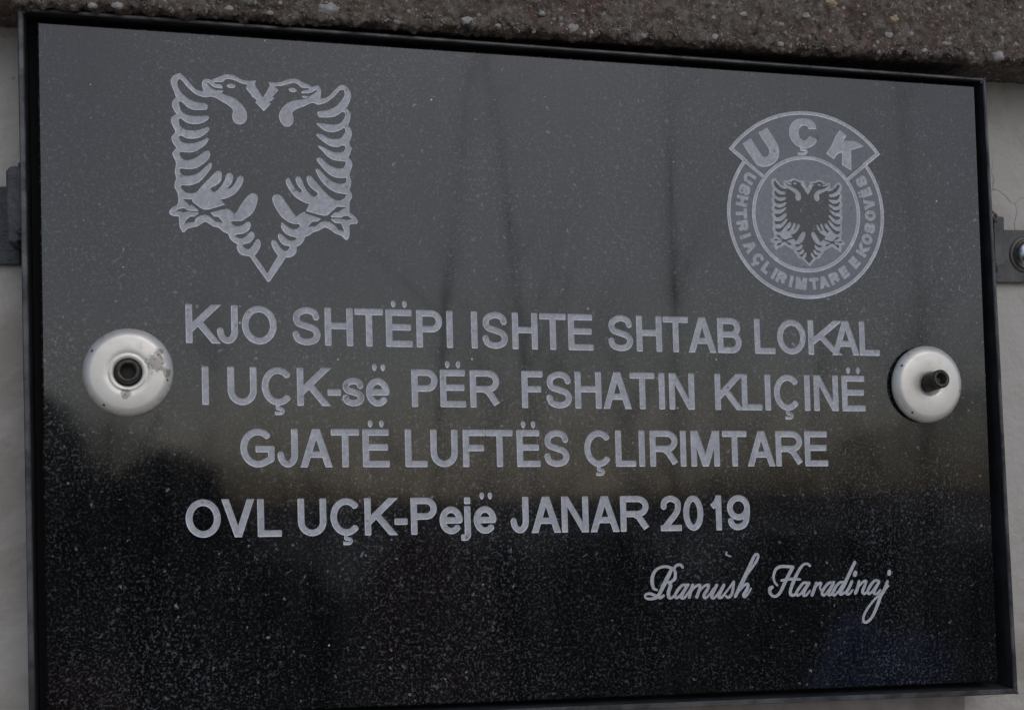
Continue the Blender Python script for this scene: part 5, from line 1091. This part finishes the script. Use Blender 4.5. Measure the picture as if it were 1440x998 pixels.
def bare_tree(label, x, y, h, r, seed, lean):
    t = thing('bare_tree', label, 'tree', (x, y, 0), 'bare trees mirrored in the plaque')
    rg = random.Random(seed)
    bm = bmesh.new()
    add_tube(bm, [(0, 0, -.1), (lean * .3, 0, h * .25), (lean, 0, h * .5)], [r * 1.2, r, r * .85], 9)
    obj('trunk', bm, M_BARK, t, True)
    bm = bmesh.new()
    branch(bm, (lean, 0, h * .5), (lean * .3, 0, 1), h * .5, r * .7, 0, rg)
    for k in range(6):
        a_ = rg.uniform(0, 2 * PI)
        branch(bm, (lean * (.5 + k * .08), 0, h * (.26 + .04 * k)), (math.cos(a_), math.sin(a_), .9), h * .22, r * .4, 1, rg)
    obj('crown', bm, M_BARK, t)
    return t
bare_tree('slim bare tree mirrored as a dark streak through the lettering', 1.95, -7.5, 5.6, .017, 3, -.12)
bare_tree('bare forked tree mirrored below the round emblem', 3.35, -9.0, 6.6, .019, 8, .1)
bare_tree('thin bare tree mirrored near the middle of the top line', 2.1, -12.5, 7.5, .022, 15, .2)
bare_tree('bare tree mirrored at the right end of the lettering', 8.4, -14.0, 8.0, .028, 21, .1)

def shrub(name, label, x, y, w, h, seed, count, dp=.8, leaf=None):
    t = thing(name, label, 'shrub', (x, y, 0))
    rg = random.Random(seed)
    bm = bmesh.new()
    for k in range(5):
        add_tube(bm, [(rg.uniform(-.1, .1) * w, rg.uniform(-.1, .1), -.02), (rg.uniform(-.4, .4) * w, rg.uniform(-.2, .2), h * .8)], [.02, .006], 5)
    obj('stem', bm, M_BARK, t)
    bm = bmesh.new()
    for k in range(count):
        u = rg.uniform(-1, 1); v = rg.random()
        top_ = h * (.80 + .20 * noise.noise(Vector((u * 3, seed, 0)))) * (1 - .25 * abs(u) ** 3)
        p = Vector((u * w / 2, rg.uniform(-.5, .5) * dp, v * top_))
        s = rg.uniform(.03, .06)
        a = Vector((rg.uniform(-1, 1), rg.uniform(-1, 1), rg.uniform(-1, 1))).normalized() * s
        b = a.orthogonal().normalized() * s * .6
        bm.faces.new([bm.verts.new(p + q) for q in (-a, b, a, -b)])
    obj('foliage', bm, leaf or M_LEAF, t)
    return t
shrub('added_evergreen', 'added dark evergreen bush for the dark lower left of the reflection', -1.0, -4.6, 2.0, 2.40, 4, 12000, .9)  # unseen bush, added to darken the lower left of the reflection
for k, (x, w, h) in enumerate(((-.6, 2.6, 1.66), (1.9, 2.6, 1.58), (4.5, 2.8, 1.60), (7.2, 2.8, 1.74))):  # unseen row of bushes, added for the dark foot of the reflection
    t = shrub('added_hedge_bush', ('added dark hedge bush for the dark reflection under the signature, %s in its row' % ('first from the evergreen', 'second from the evergreen', 'third from the evergreen', 'farthest from the evergreen')[k]), x, -8.2, w, h, 30 + k, 9000, 1.2)
    t['group'] = 'added hedge bushes darkening the reflection'

M_RUSSET = make_simple("red_blur_tint", (0.42, 0.10, 0.075), (0.60, 0.16, 0.12), 6, 0.75, 0, 0.2)  # strong red, so the added bushes show as reddish blurs in the granite
shrub('added_red_bush', 'added bush shape for the dim red blur under the fourth line of lettering', .62, -4.0, .42, 1.72, 51, 2500, .4, M_RUSSET)  # both red bushes are added only for their blur in the reflection
shrub('added_red_bush', 'low added bush shape for the dim red blur in the bottom left corner', -.52, -3.0, .42, 1.42, 52, 2500, .4, M_RUSSET)
M_BLUE = make_simple("navy_mound", (0.03, 0.08, 0.34), (0.05, 0.12, 0.46), 6, 0.6, 0, 0.1)
bm = bmesh.new()
res = bmesh.ops.create_icosphere(bm, subdivisions=5, radius=1.0)
for v in res['verts']:
    k = 1 + .13 * noise.noise(v.co * 2.1) + .05 * noise.noise(v.co * 6)
    v.co = Vector((v.co.x * .30 * k, v.co.y * .40 * k, max(-.02, .55 + v.co.z * .58 * k)))
mound = obj('added_mound', bm, M_BLUE, None, True)  # unseen mound, added for a bluish blur in the reflection
mound.location = (1.80, -3.0, 0)
tag(mound, 'added navy blue mound for the dim blue blur under the signature', 'added_mound')

# bare wood beyond the yard: one mass of fine trunks and twigs
bm = bmesh.new()
rg = random.Random(77)
def twig(p, d, L, r, lev):
    q = Vector(p); dd = Vector(d).normalized(); pts = [q.copy()]
    for k in range(3):
        dd = (dd + Vector((rg.uniform(-1, 1), rg.uniform(-1, 1), rg.uniform(-.3, .6))) * .16).normalized()
        q = q + dd * L / 3; pts.append(q.copy())
    add_tube(bm, pts, [r, r * .75, r * .5, r * .25], 3)
    if lev > 0:
        for k in range(6 if lev == 2 else 4):
            c = pts[rg.randrange(1, 4)]
            a_ = rg.uniform(0, 2 * PI)
            twig(c, dd * .6 + Vector((math.cos(a_), math.sin(a_), rg.uniform(.3, 1.2))), L * rg.uniform(.3, .5), r * .45, lev - 1)
for k in range(85):
    x = rg.uniform(-7, 30); y = rg.uniform(-38, -22)
    h = rg.uniform(2.8, 5.4) * (.75 + .25 * min(1, max(0, (x + 4) / 14)))
    twig((x, y, 0), (rg.uniform(-.12, .12), 0, 1), h, rg.uniform(.02, .05), 2)
for k in range(330):  # low scrub, added to darken the mirrored horizon band
    x = rg.uniform(-6, 24); y = rg.uniform(-30, -17)
    twig((x, y, 0), (rg.uniform(-.3, .3), 0, 1), rg.uniform(.9, 2.4), rg.uniform(.010, .022), 2)
wood = obj('bare_wood', bm, M_TWIG)
tag(wood, 'brown leafless wood mirrored behind the lettering', 'wood', kind='stuff')

# the wall, the plaque on it and the viewer lean back a little, so the mirrored horizon sits low in the granite
TILT = math.radians(-4.4)
Rt = Matrix.Translation((0, 0, H)) @ Matrix.Rotation(TILT, 4, 'X') @ Matrix.Translation((0, 0, -H))
bpy.context.view_layer.update()
for o in [cam, plaque, wall, frame, screw, wl_, wr_, ledge]:
    o.matrix_world = Rt @ o.matrix_world
